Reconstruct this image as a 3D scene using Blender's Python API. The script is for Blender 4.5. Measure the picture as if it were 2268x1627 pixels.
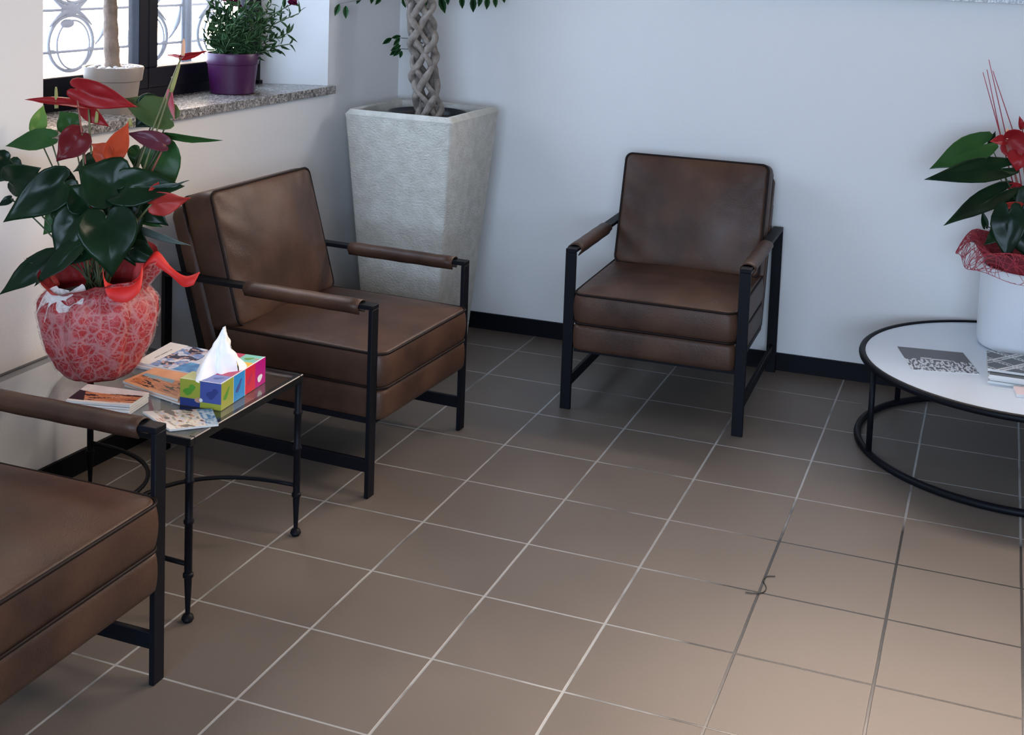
import bpy, bmesh, math, random
from mathutils import Vector, Matrix, noise
PI = math.pi
random.seed(7)
for o in list(bpy.data.objects): bpy.data.objects.remove(o)
SC = bpy.context.scene
COL = SC.collection
T = 0.333                                   # floor tile pitch in metres

# ------------------------------------------------------------------ camera
F, PX, PY = 2868.656, 1134.0, 163.523       # focal length and principal point in pixels of the 2268 x 1627 frame
YAW, PITCH, ROLL = -0.3627983, 0.0980190, 0.0361153
CAM = Vector((1.85103, -2.72478, 1.71440))
FW = Vector((math.cos(PITCH)*math.sin(YAW), math.cos(PITCH)*math.cos(YAW), -math.sin(PITCH)))
r0 = Vector((math.cos(YAW), -math.sin(YAW), 0)); u0 = r0.cross(FW)
RT = r0*math.cos(ROLL) + u0*math.sin(ROLL); UP = -r0*math.sin(ROLL) + u0*math.cos(ROLL)
cd = bpy.data.cameras.new('camera'); cam = bpy.data.objects.new('camera', cd); COL.objects.link(cam)
cd.sensor_fit = 'HORIZONTAL'; cd.sensor_width = 36; cd.lens = F*36/2268
cd.shift_x = -(PX-1134)/2268; cd.shift_y = (PY-813.5)/2268
cd.clip_start = 0.05; cd.clip_end = 100
cam.matrix_world = Matrix.Translation(CAM) @ Matrix((RT, UP, -FW)).transposed().to_4x4()
SC.camera = cam

# ------------------------------------------------------------------ light
W = bpy.data.worlds.new('world'); SC.world = W; W.use_nodes = True
wn_ = W.node_tree.nodes; wl_ = W.node_tree.links; bg = wn_['Background']; bg.inputs[1].default_value = 7.0
tcw = wn_.new('ShaderNodeTexCoord'); sxw = wn_.new('ShaderNodeSeparateXYZ'); wl_.new(tcw.outputs['Generated'], sxw.inputs[0])
mrw = wn_.new('ShaderNodeMapRange'); mrw.inputs['From Min'].default_value = 0.1; mrw.inputs['From Max'].default_value = 0.6; wl_.new(sxw.outputs[1], mrw.inputs['Value'])
mxw = wn_.new('ShaderNodeMix'); mxw.data_type = 'RGBA'; mxw.inputs[6].default_value = (1.12, 1.45, 1.95, 1); mxw.inputs[7].default_value = (3.0, 2.4, 1.95, 1)
wl_.new(mrw.outputs['Result'], mxw.inputs[0]); wl_.new(mxw.outputs[2], bg.inputs[0])
SC.view_settings.view_transform = 'Standard'; SC.view_settings.look = 'None'
SC.view_settings.gamma = 1; SC.view_settings.use_curve_mapping = False
SC.view_settings.exposure = 0.24
def area(name, loc, target, sx, sy, power=0, colour=(1, 1, 1), portal=False):
    l = bpy.data.lights.new(name, 'AREA'); l.shape = 'RECTANGLE'; l.size = sx; l.size_y = sy
    l.energy = power; l.color = colour
    if portal: l.cycles.is_portal = True
    o = bpy.data.objects.new(name, l); COL.objects.link(o); o.location = loc
    o.rotation_euler = (Vector(target)-Vector(loc)).to_track_quat('-Z', 'Y').to_euler(); return o
area('entrance_portal', (2.2, -5.21, 1.70), (2.2, 0, 1.70), 4.0, 1.6, portal=True)
area('side_window_portal', (-1.16, 1.18, 1.77), (0, 1.13, 1.77), 1.5, 1.40, portal=True)
area('back_window_portal', (1.9, 2.97, 2.10), (1.9, 0, 2.10), 2.4, 1.02, portal=True)
def spot(name, loc, target, power, colour, size, blend=1.0, rad=0.08):
    l = bpy.data.lights.new(name, 'SPOT'); l.energy = power; l.color = colour; l.spot_size = math.radians(size)
    l.spot_blend = blend; l.shadow_soft_size = rad
    o = bpy.data.objects.new(name, l); COL.objects.link(o); o.location = loc
    o.rotation_euler = (Vector(target)-Vector(loc)).to_track_quat('-Z', 'Y').to_euler(); return o
spot('ceiling_spot', (1.80, -0.65, 2.85), (1.78, -0.36, 0), 370, (1.0, 0.88, 0.77), 52, rad=0.15)
spot('ceiling_spot', (2.3, 0.7, 2.8), (-0.55, 0.15, 0.30), 195, (1.0, 0.82, 0.66), 52, rad=0.4)

def ray(x, y): return FW + RT*((x-PX)/F) - UP*((y-PY)/F)
def on_z(x, y, z): d = ray(x, y); return CAM + d*((z-CAM.z)/d.z)
def on_x(x, y, X): d = ray(x, y); return CAM + d*((X-CAM.x)/d.x)
def on_y(x, y, Y): d = ray(x, y); return CAM + d*((Y-CAM.y)/d.y)
def at(x, y, t): return CAM + ray(x, y)*t          # a point at distance t along the view axis

# ------------------------------------------------------------------ materials
def mat(name, base, rough=0.5, metal=0.0, spec=0.5, noise_amt=0.0, noise_scale=8.0, col2=None, bump=0.0, bump_scale=60.0, detail=4, **kw):
    m = bpy.data.materials.new(name); m.use_nodes = True; N = m.node_tree; n = N.nodes; L = N.links
    b = n['Principled BSDF']; b.inputs['Roughness'].default_value = rough; b.inputs['Metallic'].default_value = metal
    b.inputs['Specular IOR Level'].default_value = spec
    b.inputs['Base Color'].default_value = (*base, 1)
    g = n.new('ShaderNodeTexCoord')
    if col2 is not None:
        t = n.new('ShaderNodeTexNoise'); t.inputs['Scale'].default_value = noise_scale; t.inputs['Detail'].default_value = detail
        L.new(g.outputs['Object'], t.inputs['Vector'])
        r = n.new('ShaderNodeValToRGB'); r.color_ramp.elements[0].position = 0.5-noise_amt/2; r.color_ramp.elements[1].position = 0.5+noise_amt/2
        r.color_ramp.elements[0].color = (*base, 1); r.color_ramp.elements[1].color = (*col2, 1)
        L.new(t.outputs['Fac'], r.inputs['Fac']); L.new(r.outputs['Color'], b.inputs['Base Color'])
    if bump:
        t2 = n.new('ShaderNodeTexNoise'); t2.inputs['Scale'].default_value = bump_scale; t2.inputs['Detail'].default_value = 5
        L.new(g.outputs['Object'], t2.inputs['Vector'])
        bp = n.new('ShaderNodeBump'); bp.inputs['Strength'].default_value = bump; bp.inputs['Distance'].default_value = 0.01
        L.new(t2.outputs['Fac'], bp.inputs['Height']); L.new(bp.outputs['Normal'], b.inputs['Normal'])
    for k, v in kw.items(): b.inputs[k.replace('_', ' ')].default_value = v
    return m
def nd(N, kind, **kw):
    x = N.nodes.new(kind)
    for k, v in kw.items(): setattr(x, k, v)
    return x
def mth(N, op, a, b=None, c=None):
    x = N.nodes.new('ShaderNodeMath'); x.operation = op
    for i, v in enumerate((a, b, c)):
        if v is None: continue
        if hasattr(v, 'is_linked') or hasattr(v, 'links'): N.links.new(v, x.inputs[i])
        else: x.inputs[i].default_value = v
    return x.outputs[0]

M = {}
M['wall'] = mat('wall_paint', (0.70, 0.70, 0.69), 0.75, bump=0.10, bump_scale=160)
M['ceiling'] = mat('ceiling_dark', (0.26, 0.22, 0.19), 0.7)  # unseen ceiling, its colour kept dark to cut the bounced fill light
M['baseboard'] = mat('black_baseboard', (0.004, 0.0045, 0.007), 0.5, spec=0.12)
M['metal'] = mat('dark_metal', (0.004, 0.0045, 0.007), 0.5, metal=0.0, spec=0.14, bump=0.03, bump_scale=200)
M['blackframe'] = mat('window_frame_black', (0.008, 0.008, 0.013), 0.5, spec=0.15)
M['iron'] = mat('wrought_iron', (0.13, 0.14, 0.17), 0.6)
def leather():
    m = mat('brown_leather', (0.030, 0.015, 0.0105), 0.42, spec=0.30, noise_amt=0.45, noise_scale=5.0, col2=(0.088, 0.042, 0.023), detail=6)
    N = m.node_tree; n = N.nodes; b = n['Principled BSDF']; g = n.new('ShaderNodeTexCoord')
    v = n.new('ShaderNodeTexVoronoi'); v.inputs['Scale'].default_value = 260; N.links.new(g.outputs['Object'], v.inputs['Vector'])
    t = n.new('ShaderNodeTexNoise'); t.inputs['Scale'].default_value = 9; t.inputs['Detail'].default_value = 6; N.links.new(g.outputs['Object'], t.inputs['Vector'])
    h = mth(N, 'ADD', mth(N, 'MULTIPLY', v.outputs['Distance'], 0.10), t.outputs['Fac'])
    bp = n.new('ShaderNodeBump'); bp.inputs['Strength'].default_value = 0.28; bp.inputs['Distance'].default_value = 0.012
    N.links.new(h, bp.inputs['Height']); N.links.new(bp.outputs['Normal'], b.inputs['Normal'])
    rr = n.new('ShaderNodeMapRange'); rr.inputs['To Min'].default_value = 0.34; rr.inputs['To Max'].default_value = 0.58
    N.links.new(t.outputs['Fac'], rr.inputs['Value']); N.links.new(rr.outputs['Result'], b.inputs['Roughness'])
    return m
M['leather'] = leather()
M['piping'] = mat('leather_piping', (0.012, 0.007, 0.006), 0.5, spec=0.12)
def tiles():
    m = bpy.data.materials.new('floor_tiles'); m.use_nodes = True; N = m.node_tree; n = N.nodes; L = N.links; b = n['Principled BSDF']
    g = n.new('ShaderNodeNewGeometry'); s = n.new('ShaderNodeSeparateXYZ')
    wob = n.new('ShaderNodeTexNoise'); wob.inputs['Scale'].default_value = 6; wob.inputs['Detail'].default_value = 5
    L.new(g.outputs['Position'], wob.inputs['Vector']); L.new(g.outputs['Position'], s.inputs[0])
    wo = mth(N, 'MULTIPLY', mth(N, 'SUBTRACT', wob.outputs['Fac'], 0.5), 0.003)
    ds = []
    ids = []
    for ax in (0, 1):
        p = mth(N, 'DIVIDE', mth(N, 'ADD', s.outputs[ax], wo), T)
        f = mth(N, 'FRACT', mth(N, 'ADD', p, 100.5)); ids.append(mth(N, 'FLOOR', mth(N, 'ADD', p, 100.0)))
        ds.append(mth(N, 'MULTIPLY', mth(N, 'ABSOLUTE', mth(N, 'SUBTRACT', f, 0.5)), T))
    d = mth(N, 'MINIMUM', ds[0], mth(N, 'MULTIPLY', ds[1], 1.1))
    mr = n.new('ShaderNodeMapRange'); mr.inputs['From Min'].default_value = 0.0028; mr.inputs['From Max'].default_value = 0.0042; L.new(d, mr.inputs['Value'])
    cx = n.new('ShaderNodeCombineXYZ'); L.new(ids[0], cx.inputs[0]); L.new(ids[1], cx.inputs[1])
    wn = n.new('ShaderNodeTexWhiteNoise'); wn.noise_dimensions = '2D'; L.new(cx.outputs[0], wn.inputs['Vector'])
    big = n.new('ShaderNodeTexNoise'); big.inputs['Scale'].default_value = 2.2; big.inputs['Detail'].default_value = 6; L.new(g.outputs['Position'], big.inputs['Vector'])
    fine = n.new('ShaderNodeTexNoise'); fine.inputs['Scale'].default_value = 350; fine.inputs['Detail'].default_value = 3; L.new(g.outputs['Position'], fine.inputs['Vector'])
    fac = mth(N, 'ADD', mth(N, 'ADD', mth(N, 'MULTIPLY', wn.outputs['Value'], 0.10), mth(N, 'MULTIPLY', big.outputs['Fac'], 0.75)), mth(N, 'MULTIPLY', fine.outputs['Fac'], 0.35))
    r = n.new('ShaderNodeValToRGB'); r.color_ramp.elements[0].position = 0.3; r.color_ramp.elements[1].position = 0.95
    r.color_ramp.elements[0].color = (0.110, 0.090, 0.074, 1); r.color_ramp.elements[1].color = (0.165, 0.135, 0.110, 1); L.new(fac, r.inputs['Fac'])
    gr = n.new('ShaderNodeValToRGB'); gr.color_ramp.elements[0].position = 0.38; gr.color_ramp.elements[1].position = 0.52
    gr.color_ramp.elements[0].color = (0.040, 0.039, 0.037, 1); gr.color_ramp.elements[1].color = (0.36, 0.355, 0.34, 1)
    gn = n.new('ShaderNodeTexNoise'); gn.inputs['Scale'].default_value = 3.0; gn.inputs['Detail'].default_value = 4; L.new(g.outputs['Position'], gn.inputs['Vector'])
    gx = mth(N, 'MULTIPLY', mth(N, 'SUBTRACT', s.outputs[0], 1.0), 1.6); gy = mth(N, 'MULTIPLY', mth(N, 'SUBTRACT', 1.35, s.outputs[1]), 2.2)
    for q_ in (gx, gy): q_.node.use_clamp = True
    grout_dark = mth(N, 'MULTIPLY', gx, gy)  # grout gets darker towards the right and the front
    L.new(mth(N, 'SUBTRACT', mth(N, 'ADD', mth(N, 'MULTIPLY', gn.outputs['Fac'], 0.7), 0.18), mth(N, 'MULTIPLY', grout_dark, 0.42)), gr.inputs['Fac'])
    mx = n.new('ShaderNodeMix'); mx.data_type = 'RGBA'; L.new(mr.outputs['Result'], mx.inputs[0]); L.new(gr.outputs['Color'], mx.inputs[6]); L.new(r.outputs['Color'], mx.inputs[7])
    L.new(mx.outputs[2], b.inputs['Base Color'])
    rg = n.new('ShaderNodeMapRange'); rg.inputs['To Min'].default_value = 0.42; rg.inputs['To Max'].default_value = 0.56; L.new(big.outputs['Fac'], rg.inputs['Value'])
    rm = n.new('ShaderNodeMix'); L.new(mr.outputs['Result'], rm.inputs[0]); rm.inputs[2].default_value = 0.24; L.new(rg.outputs['Result'], rm.inputs[3])
    L.new(rm.outputs[0], b.inputs['Roughness'])
    bp = n.new('ShaderNodeBump'); bp.inputs['Strength'].default_value = 0.5; bp.inputs['Distance'].default_value = 0.002
    L.new(mth(N, 'ADD', mr.outputs['Result'], mth(N, 'MULTIPLY', fine.outputs['Fac'], 0.10)), bp.inputs['Height']); L.new(bp.outputs['Normal'], b.inputs['Normal'])
    return m
M['tiles'] = tiles()
def granite():
    m = bpy.data.materials.new('granite'); m.use_nodes = True; N = m.node_tree; n = N.nodes; L = N.links; b = n['Principled BSDF']
    g = n.new('ShaderNodeTexCoord'); v = n.new('ShaderNodeTexVoronoi'); v.inputs['Scale'].default_value = 170; L.new(g.outputs['Object'], v.inputs['Vector'])
    t = n.new('ShaderNodeTexNoise'); t.inputs['Scale'].default_value = 60; t.inputs['Detail'].default_value = 6; L.new(g.outputs['Object'], t.inputs['Vector'])
    f = mth(N, 'ADD', mth(N, 'MULTIPLY', v.outputs['Color'], 0.5), mth(N, 'MULTIPLY', t.outputs['Fac'], 0.5))
    r = n.new('ShaderNodeValToRGB'); e = r.color_ramp.elements; e[0].position = 0.25; e[0].color = (0.05, 0.048, 0.045, 1); e[1].position = 0.75; e[1].color = (0.50, 0.48, 0.45, 1)
    x = e.new(0.5); x.color = (0.20, 0.19, 0.18, 1)
    L.new(f, r.inputs['Fac']); L.new(r.outputs['Color'], b.inputs['Base Color']); b.inputs['Roughness'].default_value = 0.25
    return m
M['granite'] = granite()
def stucco():
    m = mat('stucco', (0.50, 0.49, 0.43), 0.85, noise_amt=0.5, noise_scale=22, col2=(0.66, 0.65, 0.59), detail=8)
    N = m.node_tree; n = N.nodes; b = n['Principled BSDF']; g = n.new('ShaderNodeTexCoord')
    mp = n.new('ShaderNodeMapping'); mp.inputs['Scale'].default_value = (1, 1, 1.7); N.links.new(g.outputs['Object'], mp.inputs['Vector'])
    t = n.new('ShaderNodeTexNoise'); t.inputs['Scale'].default_value = 85; t.inputs['Detail'].default_value = 4; t.inputs['Distortion'].default_value = 0.4
    N.links.new(mp.outputs[0], t.inputs['Vector'])
    bp = n.new('ShaderNodeBump'); bp.inputs['Strength'].default_value = 0.8; bp.inputs['Distance'].default_value = 0.008
    N.links.new(t.outputs['Fac'], bp.inputs['Height']); N.links.new(bp.outputs['Normal'], b.inputs['Normal']); return m
M['stucco'] = stucco()
M['soil'] = mat('soil', (0.012, 0.010, 0.009), 0.95, noise_amt=0.4, noise_scale=60, col2=(0.05, 0.04, 0.03), bump=1, bump_scale=80)
M['bark'] = mat('ficus_bark', (0.11, 0.09, 0.075), 0.75, noise_amt=0.5, noise_scale=25, col2=(0.30, 0.26, 0.22), bump=0.6, bump_scale=70)
M['yucca_bark'] = mat('yucca_bark', (0.13, 0.095, 0.070), 0.8, noise_amt=0.4, noise_scale=20, col2=(0.27, 0.20, 0.155), bump=0.8, bump_scale=50)
def leafmat(name, c1, c2, rough=0.28, trans=0.0):
    m = mat(name, c1, rough, spec=0.14, noise_amt=0.4, noise_scale=9, col2=c2)
    return m
M['leaf_dark'] = leafmat('leaf_dark', (0.004, 0.013, 0.007), (0.008, 0.026, 0.009), 0.28)
M['leaf_mid'] = leafmat('leaf_mid', (0.014, 0.055, 0.014), (0.028, 0.085, 0.020), 0.35)
M['leaf_light'] = leafmat('leaf_light', (0.07, 0.16, 0.035), (0.12, 0.24, 0.05), 0.4)
M['leaf_olive'] = leafmat('leaf_olive', (0.045, 0.075, 0.025), (0.07, 0.11, 0.04), 0.4)
M['leaf_grey'] = leafmat('leaf_greygreen', (0.08, 0.11, 0.10), (0.13, 0.17, 0.15), 0.25)
M['ficus_leaf'] = leafmat('ficus_leaf', (0.012, 0.040, 0.016), (0.03, 0.09, 0.03), 0.3)
M['red'] = leafmat('spathe_red', (0.21, 0.009, 0.011), (0.27, 0.014, 0.017), 0.35)
M['darkred'] = leafmat('spathe_dark_red', (0.085, 0.007, 0.010), (0.13, 0.012, 0.015), 0.35)
M['maroon'] = leafmat('spathe_maroon', (0.065, 0.016, 0.028), (0.12, 0.03, 0.045), 0.3)
M['orange'] = leafmat('spathe_orange', (0.32, 0.040, 0.016), (0.40, 0.058, 0.022), 0.4)
M['coral'] = leafmat('spathe_coral', (0.31, 0.026, 0.020), (0.38, 0.042, 0.033), 0.4)
M['pink'] = leafmat('spathe_pink', (0.62, 0.30, 0.30), (0.45, 0.06, 0.08), 0.3)
M['spadix'] = mat('spadix', (0.30, 0.30, 0.10), 0.6, bump=0.5, bump_scale=300)
M['spadix_peach'] = mat('spadix_peach', (0.75, 0.42, 0.25), 0.6, bump=0.5, bump_scale=300)
M['stem'] = mat('flower_stem', (0.12, 0.13, 0.05), 0.5)
M['stem_dark'] = mat('leaf_stem', (0.035, 0.05, 0.02), 0.5)
M['stem_red'] = mat('stem_red', (0.22, 0.06, 0.04), 0.5)
M['wrap'] = mat('red_crepe', (0.26, 0.010, 0.016), 0.55, noise_amt=0.6, noise_scale=14, col2=(0.46, 0.026, 0.026), bump=0.5, bump_scale=22)
M['wrap_bright'] = mat('red_ribbon', (0.60, 0.014, 0.010), 0.6)
def netting(name, col, scale, thin, dens):
    m = bpy.data.materials.new(name); m.use_nodes = True; N = m.node_tree; n = N.nodes; L = N.links; b = n['Principled BSDF']
    g = n.new('ShaderNodeTexCoord'); t = n.new('ShaderNodeTexNoise'); t.inputs['Scale'].default_value = scale*0.35; t.inputs['Detail'].default_value = 3
    L.new(g.outputs['Object'], t.inputs['Vector'])
    masks = []
    for k, (sc, w) in enumerate(((scale, thin), (scale*1.9, thin*0.7), (scale*0.55, thin*1.2))):
        mp = n.new('ShaderNodeMapping'); mp.inputs['Location'].default_value = (k*3.1, k*1.7, k*2.3); mp.inputs['Rotation'].default_value = (k*0.5, k*0.9, 0)
        ad = n.new('ShaderNodeVectorMath'); ad.operation = 'ADD'
        sc_ = n.new('ShaderNodeVectorMath'); sc_.operation = 'SCALE'; sc_.inputs['Scale'].default_value = 0.05; L.new(t.outputs['Color'], sc_.inputs[0])
        L.new(g.outputs['Object'], ad.inputs[0]); L.new(sc_.outputs[0], ad.inputs[1]); L.new(ad.outputs[0], mp.inputs['Vector'])
        v = n.new('ShaderNodeTexVoronoi'); v.feature = 'DISTANCE_TO_EDGE'; v.inputs['Scale'].default_value = sc; L.new(mp.outputs[0], v.inputs['Vector'])
        r = n.new('ShaderNodeMapRange'); r.inputs['From Min'].default_value = 0.0; r.inputs['From Max'].default_value = w; r.inputs['To Min'].default_value = 1; r.inputs['To Max'].default_value = 0
        L.new(v.outputs['Distance'], r.inputs['Value']); masks.append(r.outputs['Result'])
    s = mth(N, 'MAXIMUM', mth(N, 'MAXIMUM', masks[0], masks[1]), masks[2])
    s = mth(N, 'ADD', mth(N, 'MULTIPLY', s, dens), mth(N, 'MULTIPLY', t.outputs['Fac'], 0.10*dens))
    b.inputs['Base Color'].default_value = (*col, 1); b.inputs['Roughness'].default_value = 0.7
    L.new(s, b.inputs['Alpha']); return m
M['white_net'] = netting('white_fibre_net', (0.78, 0.62, 0.60), 36, 0.075, 0.25)
M['white_net_dense'] = netting('white_fibre_bow', (0.75, 0.70, 0.66), 30, 0.30, 0.75)
M['sisal'] = mat('red_sisal', (0.30, 0.015, 0.03), 0.6)
M['cream'] = mat('cream_ceramic', (0.25, 0.21, 0.18), 0.45, spec=0.3)
M['purple'] = mat('purple_plastic', (0.050, 0.005, 0.048), 0.40)
M['magenta'] = mat('magenta_petals', (0.11, 0.003, 0.035), 0.6, spec=0.1)
M['pebble'] = mat('white_pebbles', (0.45, 0.45, 0.47), 0.5, noise_amt=0.3, noise_scale=50, col2=(0.75, 0.75, 0.75))
M['white_vase'] = mat('white_vase', (0.66, 0.68, 0.70), 0.35)
M['white_glass'] = mat('white_glass_top', (0.62, 0.70, 0.78), 0.12)
M['paper'] = mat('paper_edges', (0.70, 0.69, 0.66), 0.6)
M['tissue'] = mat('tissue_paper', (0.93, 0.93, 0.93), 0.8, Subsurface_Weight=0.0)
def glass():
    m = bpy.data.materials.new('clear_glass'); m.use_nodes = True; b = m.node_tree.nodes['Principled BSDF']
    b.inputs['Base Color'].default_value = (0.90, 0.93, 0.92, 1); b.inputs['Roughness'].default_value = 0.02; b.inputs['IOR'].default_value = 1.5
    b.inputs['Transmission Weight'].default_value = 1.0; return m
M['glass'] = glass()
def pane():
    m = bpy.data.materials.new('window_glass'); m.use_nodes = True; N = m.node_tree; n = N.nodes
    b = n['Principled BSDF']; b.inputs['Base Color'].default_value = (0.9, 0.95, 1, 1); b.inputs['Roughness'].default_value = 0.02; b.inputs['Alpha'].default_value = 0.10; return m
M['pane'] = pane()
def vcol():
    m = bpy.data.materials.new('printed_cover'); m.use_nodes = True; N = m.node_tree; n = N.nodes; b = n['Principled BSDF']
    a = n.new('ShaderNodeAttribute'); a.attribute_name = 'Col'; N.links.new(a.outputs['Color'], b.inputs['Base Color']); b.inputs['Roughness'].default_value = 0.32; return m
M['print'] = vcol()
def flat(name, c, rough=0.35): return mat(name, c, rough)
BOXC = dict(olive=flat('box_olive', (0.33, 0.36, 0.045)), blue=flat('box_blue', (0.055, 0.085, 0.30)), cyan=flat('box_cyan', (0.03, 0.27, 0.62)), red=flat('box_red', (0.66, 0.02, 0.05)),
            magenta=flat('box_magenta', (0.48, 0.005, 0.20)), yellow=flat('box_yellow', (0.80, 0.45, 0.03)), teal=flat('box_teal', (0.18, 0.55, 0.48)), crimson=flat('box_crimson', (0.50, 0.02, 0.10)),
            lime=flat('box_lime', (0.50, 0.58, 0.18)), green=flat('box_green', (0.09, 0.30, 0.03)), navy=flat('box_navy', (0.025, 0.045, 0.19)), white=flat('box_white', (0.80, 0.82, 0.82)), skin=flat('box_skin', (0.5, 0.28, 0.2)), peri=flat('box_periwinkle', (0.16, 0.20, 0.50)))

# ------------------------------------------------------------------ mesh helpers
def link(name, bm, m, parent=None, smooth=False, mats=None, loc=None):
    me = bpy.data.meshes.new(name); bm.normal_update(); bm.to_mesh(me); bm.free()
    for x in (mats or [m]): me.materials.append(x)
    if smooth:
        for p in me.polygons: p.use_smooth = True
    o = bpy.data.objects.new(name, me); COL.objects.link(o)
    if parent: o.parent = parent
    if loc is not None: o.location = loc
    return o
def autosmooth(o, deg=35):
    me = o.data
    for p in me.polygons: p.use_smooth = True
    try: me.set_sharp_from_angle(angle=math.radians(deg))
    except Exception: pass
    return o
def tag(o, label=None, cat=None, group=None, kind=None):
    if label: o['label'] = label
    if cat: o['category'] = cat
    if group: o['group'] = group
    if kind: o['kind'] = kind
    return o
def thing(name, label, cat, loc=(0, 0, 0), rz=0, group=None):
    o = bpy.data.objects.new(name, None); COL.objects.link(o); o.location = loc; o.rotation_euler = (0, 0, rz)
    o.empty_display_size = 0.1
    return tag(o, label, cat, group)
def box(bm, x0, x1, y0, y1, z0, z1, mi=0):
    v = [bm.verts.new(p) for p in ((x0, y0, z0), (x1, y0, z0), (x1, y1, z0), (x0, y1, z0), (x0, y0, z1), (x1, y0, z1), (x1, y1, z1), (x0, y1, z1))]
    for f in ((3, 2, 1, 0), (4, 5, 6, 7), (0, 1, 5, 4), (1, 2, 6, 5), (2, 3, 7, 6), (3, 0, 4, 7)):
        bm.faces.new([v[i] for i in f]).material_index = mi
def bevel(bm, w, seg=2):
    bmesh.ops.bevel(bm, geom=list(bm.edges), offset=w, segments=seg, affect='EDGES', profile=0.5)
def boxo(name, dims, m, parent=None, bev=0.0, seg=2):
    bm = bmesh.new(); box(bm, *dims)
    if bev: bevel(bm, bev, seg)
    o = link(name, bm, m, parent)
    if bev: autosmooth(o, 40)
    return o
def prism(bm, pts, z0, z1, mi=0):
    a = [bm.verts.new((x, y, z0)) for x, y in pts]; b = [bm.verts.new((x, y, z1)) for x, y in pts]; n = len(pts)
    bm.faces.new(a[::-1]).material_index = mi; bm.faces.new(b).material_index = mi
    for i in range(n): bm.faces.new((a[i], a[(i+1) % n], b[(i+1) % n], b[i])).material_index = mi
def tube(bm, pts, r, seg=8, closed=False, caps=True, mi=0):
    pts = [Vector(p) for p in pts]; n = len(pts); rs = r if isinstance(r, (list, tuple)) else [r]*n
    rings = []; prev = None
    for i, p in enumerate(pts):
        if closed: d = pts[(i+1) % n]-pts[i-1]
        else: d = pts[min(i+1, n-1)]-pts[max(i-1, 0)]
        if d.length < 1e-9: d = Vector((0, 0, 1))
        d.normalize()
        if prev is None:
            a = Vector((0, 0, 1)) if abs(d.z) < 0.9 else Vector((1, 0, 0)); nx = d.cross(a).normalized()
        else: nx = (prev - d*prev.dot(d)); nx = nx.normalized() if nx.length > 1e-6 else d.orthogonal().normalized()
        prev = nx; ny = d.cross(nx)
        rings.append([bm.verts.new(p + (nx*math.cos(2*PI*k/seg)+ny*math.sin(2*PI*k/seg))*rs[i]) for k in range(seg)])
    for i in range(n if closed else n-1):
        A, B = rings[i], rings[(i+1) % n]
        off = 0
        if closed and i == n-1:
            best = min(range(seg), key=lambda q: (A[0].co-B[q].co).length); off = best
        for k in range(seg): bm.faces.new((A[k], A[(k+1) % seg], B[(k+1+off) % seg], B[(k+off) % seg])).material_index = mi
    if caps and not closed:
        bm.faces.new(rings[0][::-1]).material_index = mi; bm.faces.new(rings[-1]).material_index = mi
def lathe(bm, prof, seg=48, c=(0, 0, 0), mi=0, cap0=False, cap1=False):
    R = []
    for r, z in prof: R.append([bm.verts.new((c[0]+r*math.cos(2*PI*k/seg), c[1]+r*math.sin(2*PI*k/seg), c[2]+z)) for k in range(seg)])
    for i in range(len(R)-1):
        for k in range(seg): bm.faces.new((R[i][k], R[i][(k+1) % seg], R[i+1][(k+1) % seg], R[i+1][k])).material_index = mi
    if cap0: bm.faces.new(R[0][::-1])
    if cap1: bm.faces.new(R[-1])
def qcurve(a, b, c, n=10):
    a, b, c = Vector(a), Vector(b), Vector(c)
    return [a*(1-t)**2 + b*2*t*(1-t) + c*t*t for t in [i/n for i in range(n+1)]]
def ccurve(ps, n=6):
    ps = [Vector(p) for p in ps]; out = []
    for i in range(len(ps)-1):
        p0, p1, p2, p3 = ps[max(i-1, 0)], ps[i], ps[i+1], ps[min(i+2, len(ps)-1)]
        for k in range(n):
            t = k/n; out.append(0.5*((2*p1)+(p2-p0)*t+(2*p0-5*p1+4*p2-p3)*t*t+(3*p1-p0-3*p2+p3)*t**3))
    out.append(ps[-1]); return out
def rrect(w, d, r, n=6):
    pts = []
    for cx, cy, a0 in ((w/2-r, d/2-r, 0), (-w/2+r, d/2-r, PI/2), (-w/2+r, -d/2+r, PI), (w/2-r, -d/2+r, 1.5*PI)):
        for k in range(n+1): a = a0+PI/2*k/n; pts.append((cx+r*math.cos(a), cy+r*math.sin(a)))
    return pts
def resample(pts, step):
    out = []; n = len(pts)
    for i in range(n):
        a, b = Vector(pts[i]), Vector(pts[(i+1) % n]); k = max(1, int((b-a).length/step))
        for j in range(k): out.append(a.lerp(b, j/k))
    return out

# ------------------------------------------------------------------ room shell
def wall_y(x): return 2.575+0.025*x
XW = 0.0                                     # the left wall is built in its own frame: x = 0 is its face, y runs along it
LA = math.atan(0.05); LM = Matrix.Translation((-0.8325, 0, 0)) @ Matrix.Rotation(-LA, 4, 'Z')
def lw(o): o.matrix_world = LM; return o
def lwp(x, y, z=0.0): return LM @ Vector((x, y, z))
bm = bmesh.new(); box(bm, -1.3, 7.6, -5.2, 2.9, -0.1, 0); tag(link('floor', bm, M['tiles']), kind='structure')
bm = bmesh.new(); box(bm, -1.3, 7.6, -5.2, 2.9, 2.9, 3.0); tag(link('ceiling', bm, M['ceiling']), kind='structure')
bm = bmesh.new()
def wb_(xa, xb, z0, z1): prism(bm, [(xa, wall_y(xa)), (xb, wall_y(xb)), (xb, 2.95), (xa, 2.95)], z0, z1)
wb_(-1.2, 0.70, 0, 2.9); wb_(3.10, 7.5, 0, 2.9); wb_(0.70, 3.10, 0, 1.566); wb_(0.70, 3.10, 2.60, 2.9)
tag(link('wall_back', bm, M['wall']), kind='structure')
bm = bmesh.new()
prism(bm, [(0, -5.15), (0, 0.365), (-0.25, 0.48), (-0.36, 0.48), (-0.36, -5.15)], 0, 2.9)
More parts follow.
